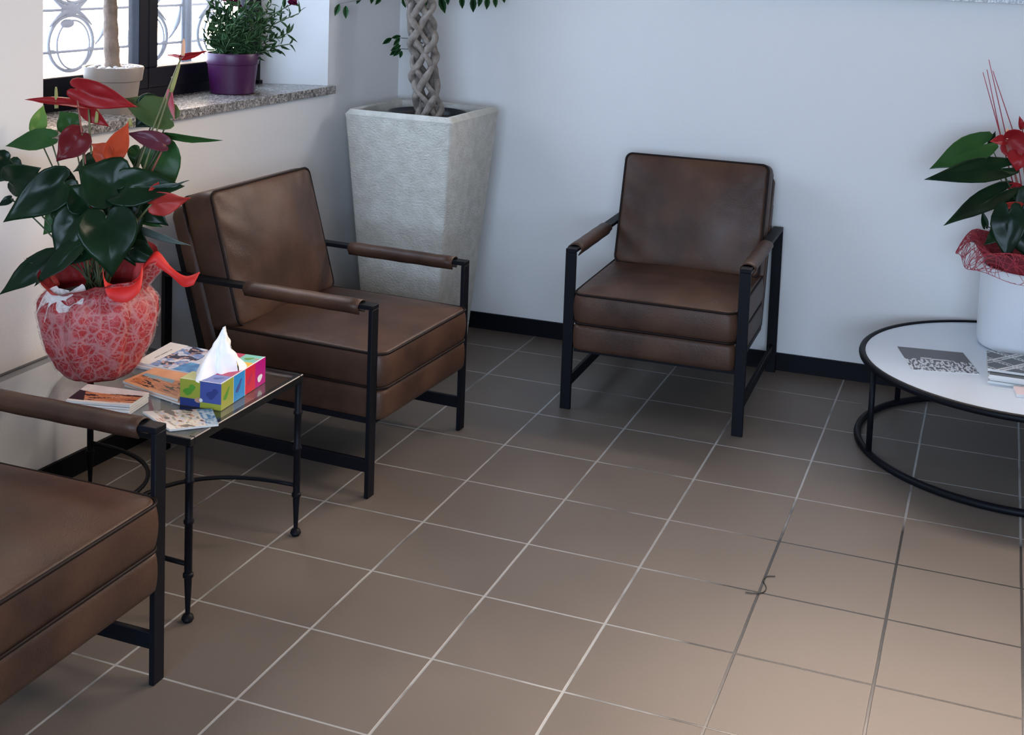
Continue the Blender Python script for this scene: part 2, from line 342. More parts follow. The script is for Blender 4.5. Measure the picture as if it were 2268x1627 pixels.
prism(bm, [(0, 1.958), (0, 2.66), (-0.36, 2.66), (-0.36, 1.84), (-0.25, 1.84)], 0, 2.9)
box(bm, -0.36, 0, 0.365, 1.958, 0, 1.084); box(bm, -0.36, 0, 0.365, 1.958, 2.45, 2.9)
lw(tag(link('wall_left', bm, M['wall']), kind='structure'))
boxs = tag(boxo('wall_right', (7.5, 7.6, -5.1, 2.9, 0, 2.9), M['wall']), kind='structure')
bm = bmesh.new(); box(bm, -1.2, 0.2, -5.2, -5.1, 0, 2.9); box(bm, 4.2, 7.6, -5.2, -5.1, 0, 2.9); box(bm, 0.2, 4.2, -5.2, -5.1, 2.5, 2.9); box(bm, 0.2, 4.2, -5.2, -5.1, 0, 0.9)
tag(link('wall_front', bm, M['wall']), kind='structure')
bm = bmesh.new(); prism(bm, [(-0.75, wall_y(-0.75)-0.012), (7.5, wall_y(7.5)-0.012), (7.5, wall_y(7.5)), (-0.75, wall_y(-0.75))], 0, 0.073)
tag(link('baseboard_back', bm, M['baseboard']), kind='structure')
lw(tag(boxo('baseboard_left', (0, 0.012, -5.1, 2.535, 0, 0.073), M['baseboard']), kind='structure'))
# window sill slab
bm = bmesh.new()
prism(bm, [(-0.26, 0.485), (0, 0.367), (0, 0.30), (0.030, 0.30), (0.030, 1.975), (0, 1.975), (0, 1.956), (-0.26, 1.835)], 1.086, 1.119)
bevel(bm, 0.002, 1)
lw(tag(link('trim_1', bm, M['granite']), kind='structure'))
# granite ledge on the back wall, cut by the top of the frame
bm = bmesh.new(); prism(bm, [(0.60, wall_y(0.6)-0.045), (3.2, wall_y(3.2)-0.045), (3.2, wall_y(3.2)), (3.10, wall_y(3.10)), (3.10, 2.93), (0.70, 2.93), (0.70, wall_y(0.7)), (0.60, wall_y(0.6))], 1.566, 1.606)
tag(link('trim_2', bm, M['granite']), kind='structure')
# window: black frame, two sashes, panes, wrought-iron grille
XF = -0.25
def yz(y0, y1, z0, z1, x0=XF-0.05, x1=XF): return (x0, x1, y0, y1, z0, z1)
bm = bmesh.new()
for d in (yz(0.475, 1.84, 1.119, 1.158), yz(0.475, 1.84, 2.40, 2.45), yz(0.475, 0.515, 1.158, 2.40), yz(1.80, 1.84, 1.158, 2.40)): box(bm, *d)
box(bm, XF, XF+0.012, 1.815, 1.84, 1.119, 1.133)
win = lw(tag(link('window_1', bm, M['blackframe']), kind='structure'))
def sash(y0, y1):
    bm = bmesh.new(); s = 0.050; z0, z1 = 1.158, 2.40; x0, x1 = XF-0.045, XF+0.008
    box(bm, x0, x1, y0, y1, z0, z0+0.075); box(bm, x0, x1, y0, y1, z1-0.07, z1)
    box(bm, x0, x1, y0, y0+s, z0+0.075, z1-0.07); box(bm, x0, x1, y1-s, y1, z0+0.075, z1-0.07); bevel(bm, 0.003, 1)
    o = link('window_sash', bm, M['blackframe'], win)
    link('glass_pane', (lambda b: (box(b, XF-0.026, XF-0.020, y0+s, y1-s, z0+0.075, z1-0.07), b)[1])(bmesh.new()), M['pane'], o)
sash(0.517, 1.135); sash(1.137, 1.798)
bm = bmesh.new(); bmesh.ops.create_uvsphere(bm, u_segments=12, v_segments=8, radius=0.006, matrix=Matrix.Translation((XF+0.010, 1.262, 1.188)))
link('screw_cap', bm, mat('steel', (0.45, 0.45, 0.45), 0.3, metal=1), win, smooth=True)
bm = bmesh.new()
for x0, x1, z0, z1 in ((0.70, 3.10, 1.606, 1.66), (0.70, 3.10, 2.54, 2.60), (0.70, 0.76, 1.65, 2.54), (3.04, 3.10, 1.65, 2.54), (1.87, 1.93, 1.65, 2.54)): box(bm, x0, x1, 2.82, 2.87, z0, z1)
w2 = tag(link('window_2', bm, M['blackframe']), kind='structure')
for x0, x1 in ((0.76, 1.87), (1.93, 3.04)): boxo('glass_pane', (x0, x1, 2.842, 2.848, 1.65, 2.54), M['pane'], w2)
# grille: rings, bars and rosettes
XG = -0.50
bm = bmesh.new()
def ring(yc, zc, ry, rz, r, seg=40): tube(bm, [(XG, yc+ry*math.cos(2*PI*k/seg), zc+rz*math.sin(2*PI*k/seg)) for k in range(seg)], r, 6, closed=True)
zr, dz = 1.311, 0.242
for zz in (1.283, 1.432, 1.432+dz*0.4, 1.432+dz, 1.432+2*dz, 1.432+3*dz): tube(bm, [(XG, 0.2, zz), (XG, 2.1, zz)], 0.006, 6)
for k in range(-2, 3):
    yc = 1.025 + k*0.42
    for q in range(4):
        zc = zr+q*dz
        ring(yc, zc, 0.112, 0.100, 0.0068); ring(yc+0.012, zc-0.006, 0.082, 0.088, 0.004)
        bmesh.ops.create_uvsphere(bm, u_segments=12, v_segments=8, radius=1, matrix=Matrix.Translation((XG, yc, zc+0.121)) @ Matrix.Diagonal((0.012, 0.038, 0.026, 1)))
        bmesh.ops.create_uvsphere(bm, u_segments=10, v_segments=6, radius=1, matrix=Matrix.Translation((XG, yc-0.018, zc+0.072)) @ Matrix.Diagonal((0.008, 0.036, 0.017, 1)))
        for sg in (-1, 1):
            bmesh.ops.create_uvsphere(bm, u_segments=10, v_segments=6, radius=1, matrix=Matrix.Translation((XG, yc+sg*0.098, zc-0.025)) @ Matrix.Diagonal((0.006, 0.022, 0.008, 1)))
            for s2 in (-1, 1): tube(bm, qcurve((XG, yc, zc+0.121), (XG, yc+sg*0.05, zc+0.121+s2*0.005), (XG, yc+sg*0.105, zc+0.121+s2*0.058), 6), [0.013-0.0016*i for i in range(7)], 6)
    tube(bm, [(XG, yc+0.21, 1.05), (XG, yc+0.21, 2.5)], 0.007, 6)
    for q in range(4): tube(bm, qcurve((XG, yc+0.195, zr+q*dz+0.12), (XG, yc+0.19, zr+q*dz+0.04), (XG, yc+0.125, zr+q*dz-0.01), 8), [0.004, 0.005, 0.007, 0.010, 0.011, 0.009, 0.006, 0.005, 0.003], 6)
tube(bm, [(XG, 1.678, 1.02), (XG, 1.678, 2.5)], 0.024, 8)
tube(bm, [(XG, 0.2, 1.185), (XG, 2.1, 1.185)], 0.014, 6)
link('window_grille', bm, M['iron'], win, smooth=True)
lw(tag(boxo('trim_3', (-0.60, -0.362, 0.1, 2.1, 0.95, 1.12), mat('outer_ledge', (0.28, 0.32, 0.38), 0.7)), kind='structure'))

# ------------------------------------------------------------------ armchairs
CW = 0.685; HW = CW/2; LT = 0.014; LW = 0.040; AH = 0.610; CD = 0.795
def cushion(w, d, h, r, crown, bcrown=0.0, bulge=0.010, seed=0, wr=0.0, step=0.035, crease=0.0):
    """rounded slab from z=0 to z=h with a crowned top; returns bmesh and the outline used for the piping"""
    out = resample(rrect(w, d, r, 7), step); n = len(out); bm = bmesh.new(); rows = []
    def rowat(s, z, crown_f, top):
        row = []
        for p in out:
            x, y = p.x*s, p.y*s
            u, v = x/(w/2), y/(d/2)
            cr = crown_f*max(0.0, (1-u*u))**0.6*max(0.0, (1-v*v))**0.6
            zz = z+cr
            if wr and top:
                q = noise.noise(Vector((x*5+seed, y*5, seed))); q2 = noise.noise(Vector((x*26+seed, y*4, seed*2)))
                zz += wr*(q*1.0 + q2*0.5*(abs(u)**2))*min(1, 3*(1-max(abs(u), abs(v))))
            if crease and top:
                e = max(0.0, (w/2-abs(x))/w); k_ = math.exp(-e*7)*min(1, e*22)
                zz += crease*k_*(math.sin(y*62+(9 if x > 0 else 4)*e*6+2.5*noise.noise(Vector((x*3, y*6, seed))))+0.5*noise.noise(Vector((x*10, y*38, seed))))*(1.0 if x < 0 else 0.6)
            row.append((x, y, zz))
        return row
    S = [0.10, 0.2, 0.3, 0.4, 0.5, 0.58, 0.66, 0.73, 0.8, 0.85, 0.9, 0.93, 0.96, 0.985] if crease else [0.10, 0.3, 0.5, 0.66, 0.8, 0.9, 0.96, 0.985]
    for s in S: rows.append(rowat(s, 0, -bcrown, False))
    rows.append(rowat(1.0, 0.006, 0, False))
    for k in range(1, 6):
        t = k/6; sb = 1+bulge*2/w*math.sin(PI*t); rows.append([(p.x*sb, p.y*sb, h*t) for p in out])
    rows.append(rowat(1.0, h-0.006, 0, False))
    for s in reversed(S): rows.append(rowat(s, h, crown, True))
    V = [[bm.verts.new(p) for p in row] for row in rows]
    for i in range(len(V)-1):
        for k in range(n): bm.faces.new((V[i][k], V[i][(k+1) % n], V[i+1][(k+1) % n], V[i+1][k]))
    bm.faces.new(V[0][::-1]); bm.faces.new(V[-1])
    return bm, out
def piping_mesh(out, zs, r=0.0045, s=1.004):
    bm = bmesh.new()
    for z in zs: tube(bm, [(p.x*s, p.y*s, z) for p in out], r, 6, closed=True)
    return bm
def make_chair(label, loc, rz):
    t = thing('armchair', label, 'armchair', loc, rz, 'brown leather armchairs')
    x = HW
    for sx in (-1, 1):
        a, b = (sx*x-LW, sx*x) if sx > 0 else (sx*x, sx*x+LW)
        boxo('front_leg', (a, b, 0, LT, 0, AH-LT), M['metal'], t, 0.0015, 1)
        boxo('rear_leg', (a, b, CD-LT, CD, 0, AH-LT), M['metal'], t, 0.0015, 1)
        boxo('arm_rail', (a, b, 0, CD, AH-LT, AH), M['metal'], t, 0.0015, 1)
        xi = (a+b)/2
        boxo('side_stretcher', (xi-0.007, xi+0.007, LT, CD-LT, 0.078, 0.118), M['metal'], t, 0.0015, 1)
        # leather sleeve wrapped over the arm rail
        bm = bmesh.new(); y0, y1 = 0.048, 0.47; nseg = 14; yn = 12; rr = []
        for j in range(yn+1):
            yy = y0+(y1-y0)*j/yn; row = []
            wv = 0.0006*math.sin(j*1.7+sx)
            prof = []
            for k in range(nseg+1):
                an = PI*(1.22-1.44*k/nseg); prof.append((0.0250*math.cos(an)*(1+wv*10), AH-0.010+0.0160*math.sin(an)))
            prof = [(prof[0][0]*0.72, prof[0][1]-0.012)] + prof + [(prof[-1][0]*0.72, prof[-1][1]-0.012)]
            for px_, pz in prof: row.append(bm.verts.new((xi+px_, yy, pz+wv)))
            rr.append(row)
        for j in range(yn):
            for k in range(len(rr[0])-1): bm.faces.new((rr[j][k], rr[j+1][k], rr[j+1][k+1], rr[j][k+1]))
        o = link('arm_sleeve', bm, M['leather'], t, smooth=True); md = o.modifiers.new('thick', 'SOLIDIFY'); md.thickness = 0.0035; md.offset = -1
        # slanted bar that carries the back
        bm = bmesh.new(); xs = sx*(HW-LW-0.010); w2 = 0.007
        P = [(0.600, 0.235), (0.640, 0.235), (0.775, 0.70), (0.735, 0.70)]
        vs = [[bm.verts.new((xs+q, y, z)) for y, z in P] for q in (-w2, w2)]
        bm.faces.new(vs[0]); bm.faces.new(vs[1][::-1])
        for i in range(4): bm.faces.new((vs[0][i], vs[1][i], vs[1][(i+1) % 4], vs[0][(i+1) % 4]))
        bmesh.ops.recalc_face_normals(bm, faces=bm.faces)
        link('back_support', bm, M['metal'], t)
    wi = CW-2*LW-0.006
    # under-frame and upholstered base
    bm = bmesh.new()
    for d in ((-wi/2, wi/2, 0.012, 0.030, 0.222, 0.240), (-wi/2, wi/2, 0.60, 0.62, 0.222, 0.240), (-wi/2, -wi/2+0.02, 0.03, 0.60, 0.222, 0.240), (wi/2-0.02, wi/2, 0.03, 0.60, 0.222, 0.240)): box(bm, *d)
    link('seat_frame', bm, M['metal'], t)
    bmc, out = cushion(wi, 0.655, 0.094, 0.026, 0.0, 0.0, 0.003)
    sb = link('seat_base', bmc, M['leather'], t, loc=(0, 0.655/2-0.018, 0.238)); autosmooth(sb, 50)
    bmc, out = cushion(wi+0.004, 0.62, 0.112, 0.040, 0.022, 0.0, 0.006, seed=1.3, wr=0.008, step=0.02, crease=0.0010)
    sc = link('seat_cushion', bmc, M['leather'], t, loc=(0, 0.62/2-0.020, 0.338)); autosmooth(sc, 60)
    link('piping', piping_mesh(out, (0.002, 0.110)), M['piping'], sc, smooth=True)
    # back cushion: built lying, then leaned
    BH = 0.445
    bmc, out = cushion(wi-0.016, BH, 0.120, 0.026, 0.030, 0.006, 0.010, seed=4.1, wr=0.012, step=0.014, crease=0.0028)
    lean = math.radians(16)
    Mx = Matrix.Translation((0, 0.518, 0.455)) @ Matrix.Rotation(-lean, 4, 'X') @ Matrix.Translation((0, 0.0, BH/2)) @ Matrix.Rotation(PI/2, 4, 'X')
    bk = link('back_cushion', bmc, M['leather'], t); bk.matrix_local = Mx @ Matrix.Translation((0, 0, -0.120)); autosmooth(bk, 60)
    link('piping', piping_mesh(out, (0.002, 0.118)), M['piping'], bk, smooth=True)
    BP = 0.56
    bmc, out = cushion(wi-0.002, BP, 0.055, 0.030, 0.002, 0.010, 0.004)
    bp = link('back_panel', bmc, M['leather'], t)
    bp.matrix_local = Matrix.Translation((0, 0.574, 0.292)) @ Matrix.Rotation(-math.radians(17.8), 4, 'X') @ Matrix.Translation((0, 0.055, BP/2)) @ Matrix.Rotation(PI/2, 4, 'X'); autosmooth(bp, 50)
    return t
make_chair('brown leather armchair standing alone against the white back wall', (0.730, 1.765, 0), math.radians(1.1))
make_chair('brown leather armchair between the glass side table and the tall stone planter', (0.128, 1.076, 0), math.radians(87.3))
make_chair('brown leather armchair cut by the photo edge, in front of the glass side table', (0.134, -0.6725, 0), math.radians(90))

# ------------------------------------------------------------------ glass side table
TZ = 0.478; tx0, tx1, ty0, ty1 = -0.700, 0.046, -0.108, 0.440
t = thing('side_table', 'black metal side table with clear glass top holding magazines and a wrapped plant', 'side table', ((tx0+tx1)/2, (ty0+ty1)/2, 0))
cx_, cy_ = (tx0+tx1)/2, (ty0+ty1)/2; hx, hy = (tx1-tx0)/2, (ty1-ty0)/2
bm = bmesh.new(); fw_ = 0.017
for d in ((-hx, hx, -hy, -hy+fw_), (-hx, hx, hy-fw_, hy), (-hx, -hx+fw_, -hy+fw_, hy-fw_), (hx-fw_, hx, -hy+fw_, hy-fw_)): box(bm, d[0], d[1], d[2], d[3], TZ-0.022, TZ)
bevel(bm, 0.002, 1)
link('table_frame', bm, mat('table_metal', (0.020, 0.021, 0.023), 0.22, metal=0.7), t)
boxo('glass_top', (-hx+fw_, hx-fw_, -hy+fw_, hy-fw_, TZ-0.007, TZ-0.001), M['glass'], t)
def tleg(sx, sy):
    bm = bmesh.new(); x, y = sx*(hx-0.010), sy*(hy-0.010)
    prof = [(0.0, 0), (0.012, 0.001), (0.016, 0.008), (0.013, 0.017), (0.006, 0.021), (0.0062, 0.030), (0.010, 0.115), (0.0135, 0.118), (0.0135, 0.126), (0.010, 0.129), (0.010, 0.255), (0.013, 0.258), (0.013, 0.265), (0.010, 0.268), (0.010, 0.360), (0.013, 0.363), (0.013, 0.370), (0.010, 0.373), (0.010, TZ-0.022)]
    lathe(bm, prof, 14, (x, y, 0)); o = link('table_leg', bm, M['metal'], t); autosmooth(o, 45)
for sx in (-1, 1):
    for sy in (-1, 1): tleg(sx, sy)
for sx in (-1, 1):
    X = sx*(hx-0.010); Y = hy-0.010; zz = 0.150
    bm = bmesh.new(); pts = [(X*math.cos(0)-sx*(0.0)-sx*0.36*math.sin(PI*k/24)**0.8*0.97, Y*math.cos(PI*k/24), zz) for k in range(25)]
    tube(bm, pts, 0.0065, 8); link('stretcher', bm, M['metal'], t, smooth=True)

# ------------------------------------------------------------------ printed matter
def hsh(*a):
    return noise.noise(Vector((a[0], a[1], a[2] if len(a) > 2 else 0.0)))
def booklet(name, label, cat, c, z0, h, func, group=None, nu=64, nv=44, curl=0.0):
    """c: four corners (x, y) clockwise seen from above: top-left, top-right, bottom-right, bottom-left of the cover"""
    C4 = [Vector((p[0], p[1])) for p in c]; cen = sum(C4, Vector((0, 0)))/4; bm = bmesh.new()
    cl = bm.loops.layers.float_color.new('Col')
    def P(u, v, z): p = C4[0].lerp(C4[1], u).lerp(C4[3].lerp(C4[2], u), v)-cen; return (p.x, p.y, z)
    def zt(u, v): return h + curl*((u-0.5)**2*4)*v
    g = [[bm.verts.new(P(i/nu, j/nv, zt(i/nu, j/nv))) for i in range(nu+1)] for j in range(nv+1)]
    for j in range(nv):
        for i in range(nu):
            f = bm.faces.new((g[j][i], g[j+1][i], g[j+1][i+1], g[j][i+1])); col = func((i+0.5)/nu, (j+0.5)/nv)
            for lp in f.loops: lp[cl] = (*col, 1)
    # page block below the cover
    loop = [(i, 0) for i in range(nu)] + [(nu, j) for j in range(nv)] + [(i, nv) for i in range(nu, 0, -1)] + [(0, j) for j in range(nv, 0, -1)]
    lo = [bm.verts.new(P(i/nu, j/nv, 0)) for i, j in loop]; n = len(loop)
    for k in range(n):
        a, b = loop[k], loop[(k+1) % n]
        f = bm.faces.new((g[a[1]][a[0]], g[b[1]][b[0]], lo[(k+1) % n], lo[k])); f.material_index = 1
    f = bm.faces.new(lo); f.material_index = 1
    for f in bm.faces:
        if f.material_index == 1:
            for lp in f.loops: lp[cl] = (0.7, 0.7, 0.68, 1)
    bmesh.ops.recalc_face_normals(bm, faces=bm.faces)
    o = link(name, bm, None, mats=[M['print'], M['paper']], loc=(cen.x, cen.y, z0))
    return tag(o, label, cat, group)
def zpts(z, *q): return [tuple(on_z(x, y, z)[:2]) for x, y in q]
def mix(a, b, t): t = max(0, min(1, t)); return tuple(x*(1-t)+y*t for x, y in zip(a, b))
WHT = (0.72, 0.71, 0.69); BLK = (0.012, 0.012, 0.02)
def cov_team(u, v):
    if u < 0.24:
        return (0.08, 0.08, 0.08) if abs(u-0.15) < 0.012 and 0.25 < v < 0.75 and hsh(v*60, 1) > -0.2 else WHT
    n1 = hsh(u*8, v*6, 3); n2 = hsh(u*17, v*14, 8); n3 = hsh(u*6+5, v*5, 1)
    if u > 0.62 and v > 0.62: return mix((0.04, 0.16, 0.42), (0.10, 0.34, 0.62), n1+0.5)
    if n1 > 0.12: return mix((0.45, 0.5, 0.62), (0.70, 0.72, 0.78), n2+0.5)
    if n2 > 0.22: return (0.55, 0.34, 0.30)
    if n3 > 0.05: return mix((0.14, 0.22, 0.45), (0.28, 0.42, 0.68), n2*2+0.5)
    return mix((0.02, 0.025, 0.06), (0.07, 0.08, 0.14), n2+0.5)
def cov_canyon(u, v):
    if v < 0.36 or u < 0.06 or u > 0.96: return mix((0.60, 0.27, 0.13), (0.68, 0.34, 0.18), hsh(u*4, v*4)+0.5)
    if v > 0.90: return (0.62, 0.32, 0.17)
    if v < 0.50 + 0.08*hsh(u*6, 2) and u < 0.7: return mix((0.20, 0.33, 0.40), (0.12, 0.28, 0.38), u)
    s = hsh(u*3+v*6, v*16-u*5, 4)
    return (0.03, 0.015, 0.012) if s > 0.16 else mix((0.42, 0.14, 0.05), (0.60, 0.25, 0.12), s*3+0.7)
def cov_hands(u, v):
    e = 0.36+0.06*math.sin(u*5)
    if v < e: return mix((0.62, 0.56, 0.57), (0.70, 0.67, 0.67), hsh(u*5, v*5)+0.5)
    if v > 0.86+0.05*(1-u) : return WHT
    s = hsh(u*3-v*2, v*15+u*3, 2)
    body = 0.10+0.3*(v-e) < u
    if not body: return BLK
    return (0.02, 0.012, 0.012) if s > 0.20 or (u > 0.75 and v < e+0.08) else mix((0.45, 0.15, 0.06), (0.66, 0.30, 0.17), s*3+0.6)
def cov_family(u, v):
    n1 = hsh(u*7, v*5, 6); n2 = hsh(u*15, v*9, 2)
    if u > 0.76: return mix((0.05, 0.17, 0.33), (0.40, 0.52, 0.58), (n2+0.25)*2)
    if u < 0.14: return WHT if abs(v-0.5) > 0.08 or hsh(u*90, 1) > 0 else (0.5, 0.2, 0.15)
    if n1 > 0.30: return BLK
    if n1 > 0.16: return (0.50, 0.30, 0.24)
    if n2 > 0.25: return (0.22, 0.21, 0.2)
    if n2 < -0.25: return (0.45, 0.47, 0.62)
    return mix((0.45, 0.42, 0.36), (0.68, 0.66, 0.60), n1+0.6)
def cov_plain(u, v): return WHT
MZ = TZ
cB = zpts(MZ+0.014, (378, 757), (552, 792), (428, 826), (300, 800))
booklet('magazine', 'lower magazine under the hospital team cover, behind the tissue box', 'magazine', [(x-0.008, y-0.010) for x, y in cB], MZ, 0.007, cov_plain, 'magazines on the glass table', 8, 8)
booklet('magazine', 'blue magazine with a white strip and people in hospital clothes on the cover', 'magazine', cB, MZ+0.0072, 0.006, cov_team, 'magazines on the glass table')
cO = zpts(MZ+0.012, (343, 812), (432, 828), (394, 884), (272, 843))
booklet('magazine', 'lower orange magazine, mostly hidden under its twin beside the tissue box', 'magazine', [(x+0.010, y-0.006) for x, y in cO], MZ, 0.005, cov_canyon, 'magazines on the glass table', 24, 20)
booklet('magazine', 'orange magazine with a canyon landscape on the cover, left of the tissue box', 'magazine', cO, MZ+0.0052, 0.005, cov_canyon, 'magazines on the glass table', curl=0.002)
cH = zpts(MZ+0.022, (195, 849), (331, 868), (288, 897), (147, 886))
for k in range(4):
    fn = cov_hands if k == 3 else cov_plain
    lab = ['bottom white booklet of the stack in front of the red wrapped pot', 'second white booklet from the bottom of the stack before the red pot',
           'third white booklet from the bottom of the stack before the red pot', 'topmost booklet of the white stack, orange clasped hands on its cover'][k]
    j = (3-k)*0.0035+0.002*(k % 2)
    booklet('booklet', lab, 'booklet', [(x+j*0.6, y-j*1.2) for x, y in cH], MZ+k*0.0056, (0.0044 if k < 3 else 0.0052), fn, 'booklets stacked before the red pot', *( (64, 44) if k == 3 else (8, 8)), curl=0.002 if k == 3 else 0)
cF = zpts(MZ+0.006, (316, 910), (470, 904), (484, 938), (376, 950))
booklet('magazine', 'pale magazine with a family photo and blue edge at the table front', 'magazine', cF, MZ, 0.0055, cov_family, 'magazines on the glass table')

# tissue box
BX = [Vector((-0.125, 0.075)), Vector((0.003, 0.088)), Vector((0.006, 0.336))]
ax = (BX[1]-BX[0]).normalized(); L1 = 0.122; L2 = 0.245; HB = 0.072
ang = math.atan2(ax.y, ax.x)-0.03
t = thing('tissue_box', 'cardboard tissue box with bright coloured squares and a white tissue pulled out', 'tissue box', (BX[1].x, BX[1].y, TZ), ang)
bm = bmesh.new(); names = list(BOXC); mi = {k: i for i, k in enumerate(names)}
def quad(p, m_): f = bm.faces.new([bm.verts.new(q) for q in p]); f.material_index = mi[m_]
x0, x1, y0, y1 = -L1, 0.0, 0.0, L2
# front face (y = 0)
def fr(u0, u1, v0, v1, c, e=0.0): quad([(x0+(x1-x0)*u0, y0-e, HB*v0), (x0+(x1-x0)*u1, y0-e, HB*v0), (x0+(x1-x0)*u1, y0-e, HB*v1), (x0+(x1-x0)*u0, y0-e, HB*v1)], c)
fr(0, 0.49, 0.30, 1, 'olive'); fr(0.49, 1, 0.22, 1, 'blue'); fr(0, 0.49, 0, 0.30, 'navy'); fr(0.49, 1, 0, 0.22, 'olive')
def sd(u0, u1, v0, v1, c, e=0.0): quad([(x1+e, y0+(y1-y0)*u0, HB*v0), (x1+e, y0+(y1-y0)*u1, HB*v0), (x1+e, y0+(y1-y0)*u1, HB*v1), (x1+e, y0+(y1-y0)*u0, HB*v1)], c)
sd(0, 0.265, 0, 1, 'olive'); sd(0.265, 0.52, 0, 1, 'cyan'); sd(0.52, 0.76, 0, 1, 'red'); sd(0.76, 1, 0.0, 1, 'magenta')
def ell(cen, a, b, axu, axv, c, rot=0, n=18, wob=0.0):
    vs = []
    for k in range(n):
        an = 2*PI*k/n; rr_ = 1+wob*math.sin(3*an+1)
        p, q = a*rr_*math.cos(an), b*rr_*math.sin(an); p, q = p*math.cos(rot)-q*math.sin(rot), p*math.sin(rot)+q*math.cos(rot)
        vs.append(bm.verts.new(Vector(cen)+Vector(axu)*p+Vector(axv)*q))
    bm.faces.new(vs).material_index = mi[c]
U, V_ = (1, 0, 0), (0, 0, 1)
ell((x0+0.027, -0.0004, 0.042), 0.019, 0.009, U, V_, 'green', 0.5, wob=0.22); ell((x0+0.036, -0.0006, 0.052), 0.009, 0.008, U, V_, 'green')
ell((x1-0.027, -0.0004, 0.040), 0.018, 0.010, U, V_, 'navy', 0.5, wob=0.22); ell((x1-0.018, -0.0006, 0.050), 0.008, 0.007, U, V_, 'navy')
ell((x0+0.056, -0.0007, 0.020), 0.012, 0.007, U, V_, 'skin', 0.1); ell((x0+0.063, -0.0009, 0.021), 0.005, 0.005, U, V_, 'white')
U2 = (0, 1, 0)
ell((0.0004, 0.028, 0.036), 0.020, 0.007, U2, V_, 'green', 0.8, wob=0.2); ell((0.0004, 0.093, 0.036), 0.021, 0.007, U2, V_, 'blue', 0.8, wob=0.2)
ell((0.0004, 0.155, 0.036), 0.019, 0.006, U2, V_, 'crimson', 0.9, wob=0.2); ell((0.0004, 0.212, 0.022), 0.014, 0.010, U2, V_, 'white', 0.2, wob=0.1)
for (u0, u1) in ((0.262, 0.268), (0.517, 0.523)): sd(u0, u1, 0, 1, 'white', 0.0003)
# back and left faces, bottom
quad([(x0, y1, 0), (x1, y1, 0), (x1, y1, HB), (x0, y1, HB)], 'crimson'); quad([(x0, y0, 0), (x0, y1, 0), (x0, y1, HB), (x0, y0, HB)], 'olive'); quad([(x0, y0, 0), (x1, y0, 0), (x1, y1, 0), (x0, y1, 0)], 'white')
def tp(u0, u1, v0, v1, c, e=0.0): quad([(x0+(x1-x0)*u0, y0+(y1-y0)*v0, HB+e), (x0+(x1-x0)*u1, y0+(y1-y0)*v0, HB+e), (x0+(x1-x0)*u1, y0+(y1-y0)*v1, HB+e), (x0+(x1-x0)*u0, y0+(y1-y0)*v1, HB+e)], c)
cols = [['lime', 'peri'], ['cyan', 'crimson'], ['magenta', 'yellow'], ['crimson', 'teal']]
for j in range(4):
    for i in range(2): tp(i*0.5, i*0.5+0.5, j*0.25, j*0.25+0.25, cols[j][i])
ell((x0+0.035, 0.040, HB+0.0004), 0.010, 0.010, U, U2, 'teal', 0.3); ell((x1-0.030, 0.038, HB+0.0004), 0.014, 0.006, U, U2, 'blue', 0.6, wob=0.2)
ell((x1-0.026, 0.150, HB+0.0004), 0.016, 0.006, U, U2, 'olive', 0.7, wob=0.2); ell((x1-0.034, 0.212, HB+0.0004), 0.014, 0.008, U, U2, 'green', 0.7, wob=0.2); ell((x1-0.012, 0.215, HB+0.0005), 0.007, 0.005, U, U2, 'skin', 0.7)
tp(0, 1, 0, 0.012, 'white', 0.0004); tp(0.965, 1, 0, 1, 'white', 0.0003)
bx = link('box', bm, None, t, mats=[BOXC[k] for k in names])
# the tissue: a folded, crumpled sheet rising out of the slot
bm = bmesh.new(); na, nb = 40, 26; g = []
for j in range(nb+1):
    v = j/nb; row = []
    for i in range(na+1):
        a = 2*PI*i/na; 
        rad = (0.050*(1-v)**1.3+0.013*(1-v)+0.0035)
        fold = 1+0.38*math.sin(3*a+1.0+v*2.2)*(1-v*0.3)+0.16*math.sin(7*a+v*5)
        lx = -0.030*math.sin(min(1, v*1.6)*PI*0.5)*(0 if v < 0.1 else 1)*0.2
        x = rad*0.62*fold*math.cos(a); y = rad*1.25*fold*math.sin(a)
        z = HB-0.004 + 0.115*v**0.85 + 0.010*math.sin(a*2+v*3)*(1-v)
        x += 0.004*noise.noise(Vector((v*7, a, 0))); y += 0.016*(v**2) + 0.006*noise.noise(Vector((v*6, math.cos(a)*2, math.sin(a)*2)))
        row.append(bm.verts.new((x-0.064, y+0.110, z)))
    g.append(row)
for j in range(nb):
    for i in range(na): bm.faces.new((g[j][i], g[j][(i+1) % (na+1)], g[j+1][(i+1) % (na+1)], g[j+1][i]))
link('tissue', bm, M['tissue'], t, smooth=True)

def keep_clear(bm, world, xmin):
    """bend whatever would pass the plane x = xmin of the left wall's frame back in front of it"""
    inv = LM.inverted() @ world; fwd = inv.inverted()
    for v in bm.verts:
        q = inv @ v.co
        if q.x < xmin: q.x = xmin + 0.15*(xmin-q.x); v.co = fwd @ q

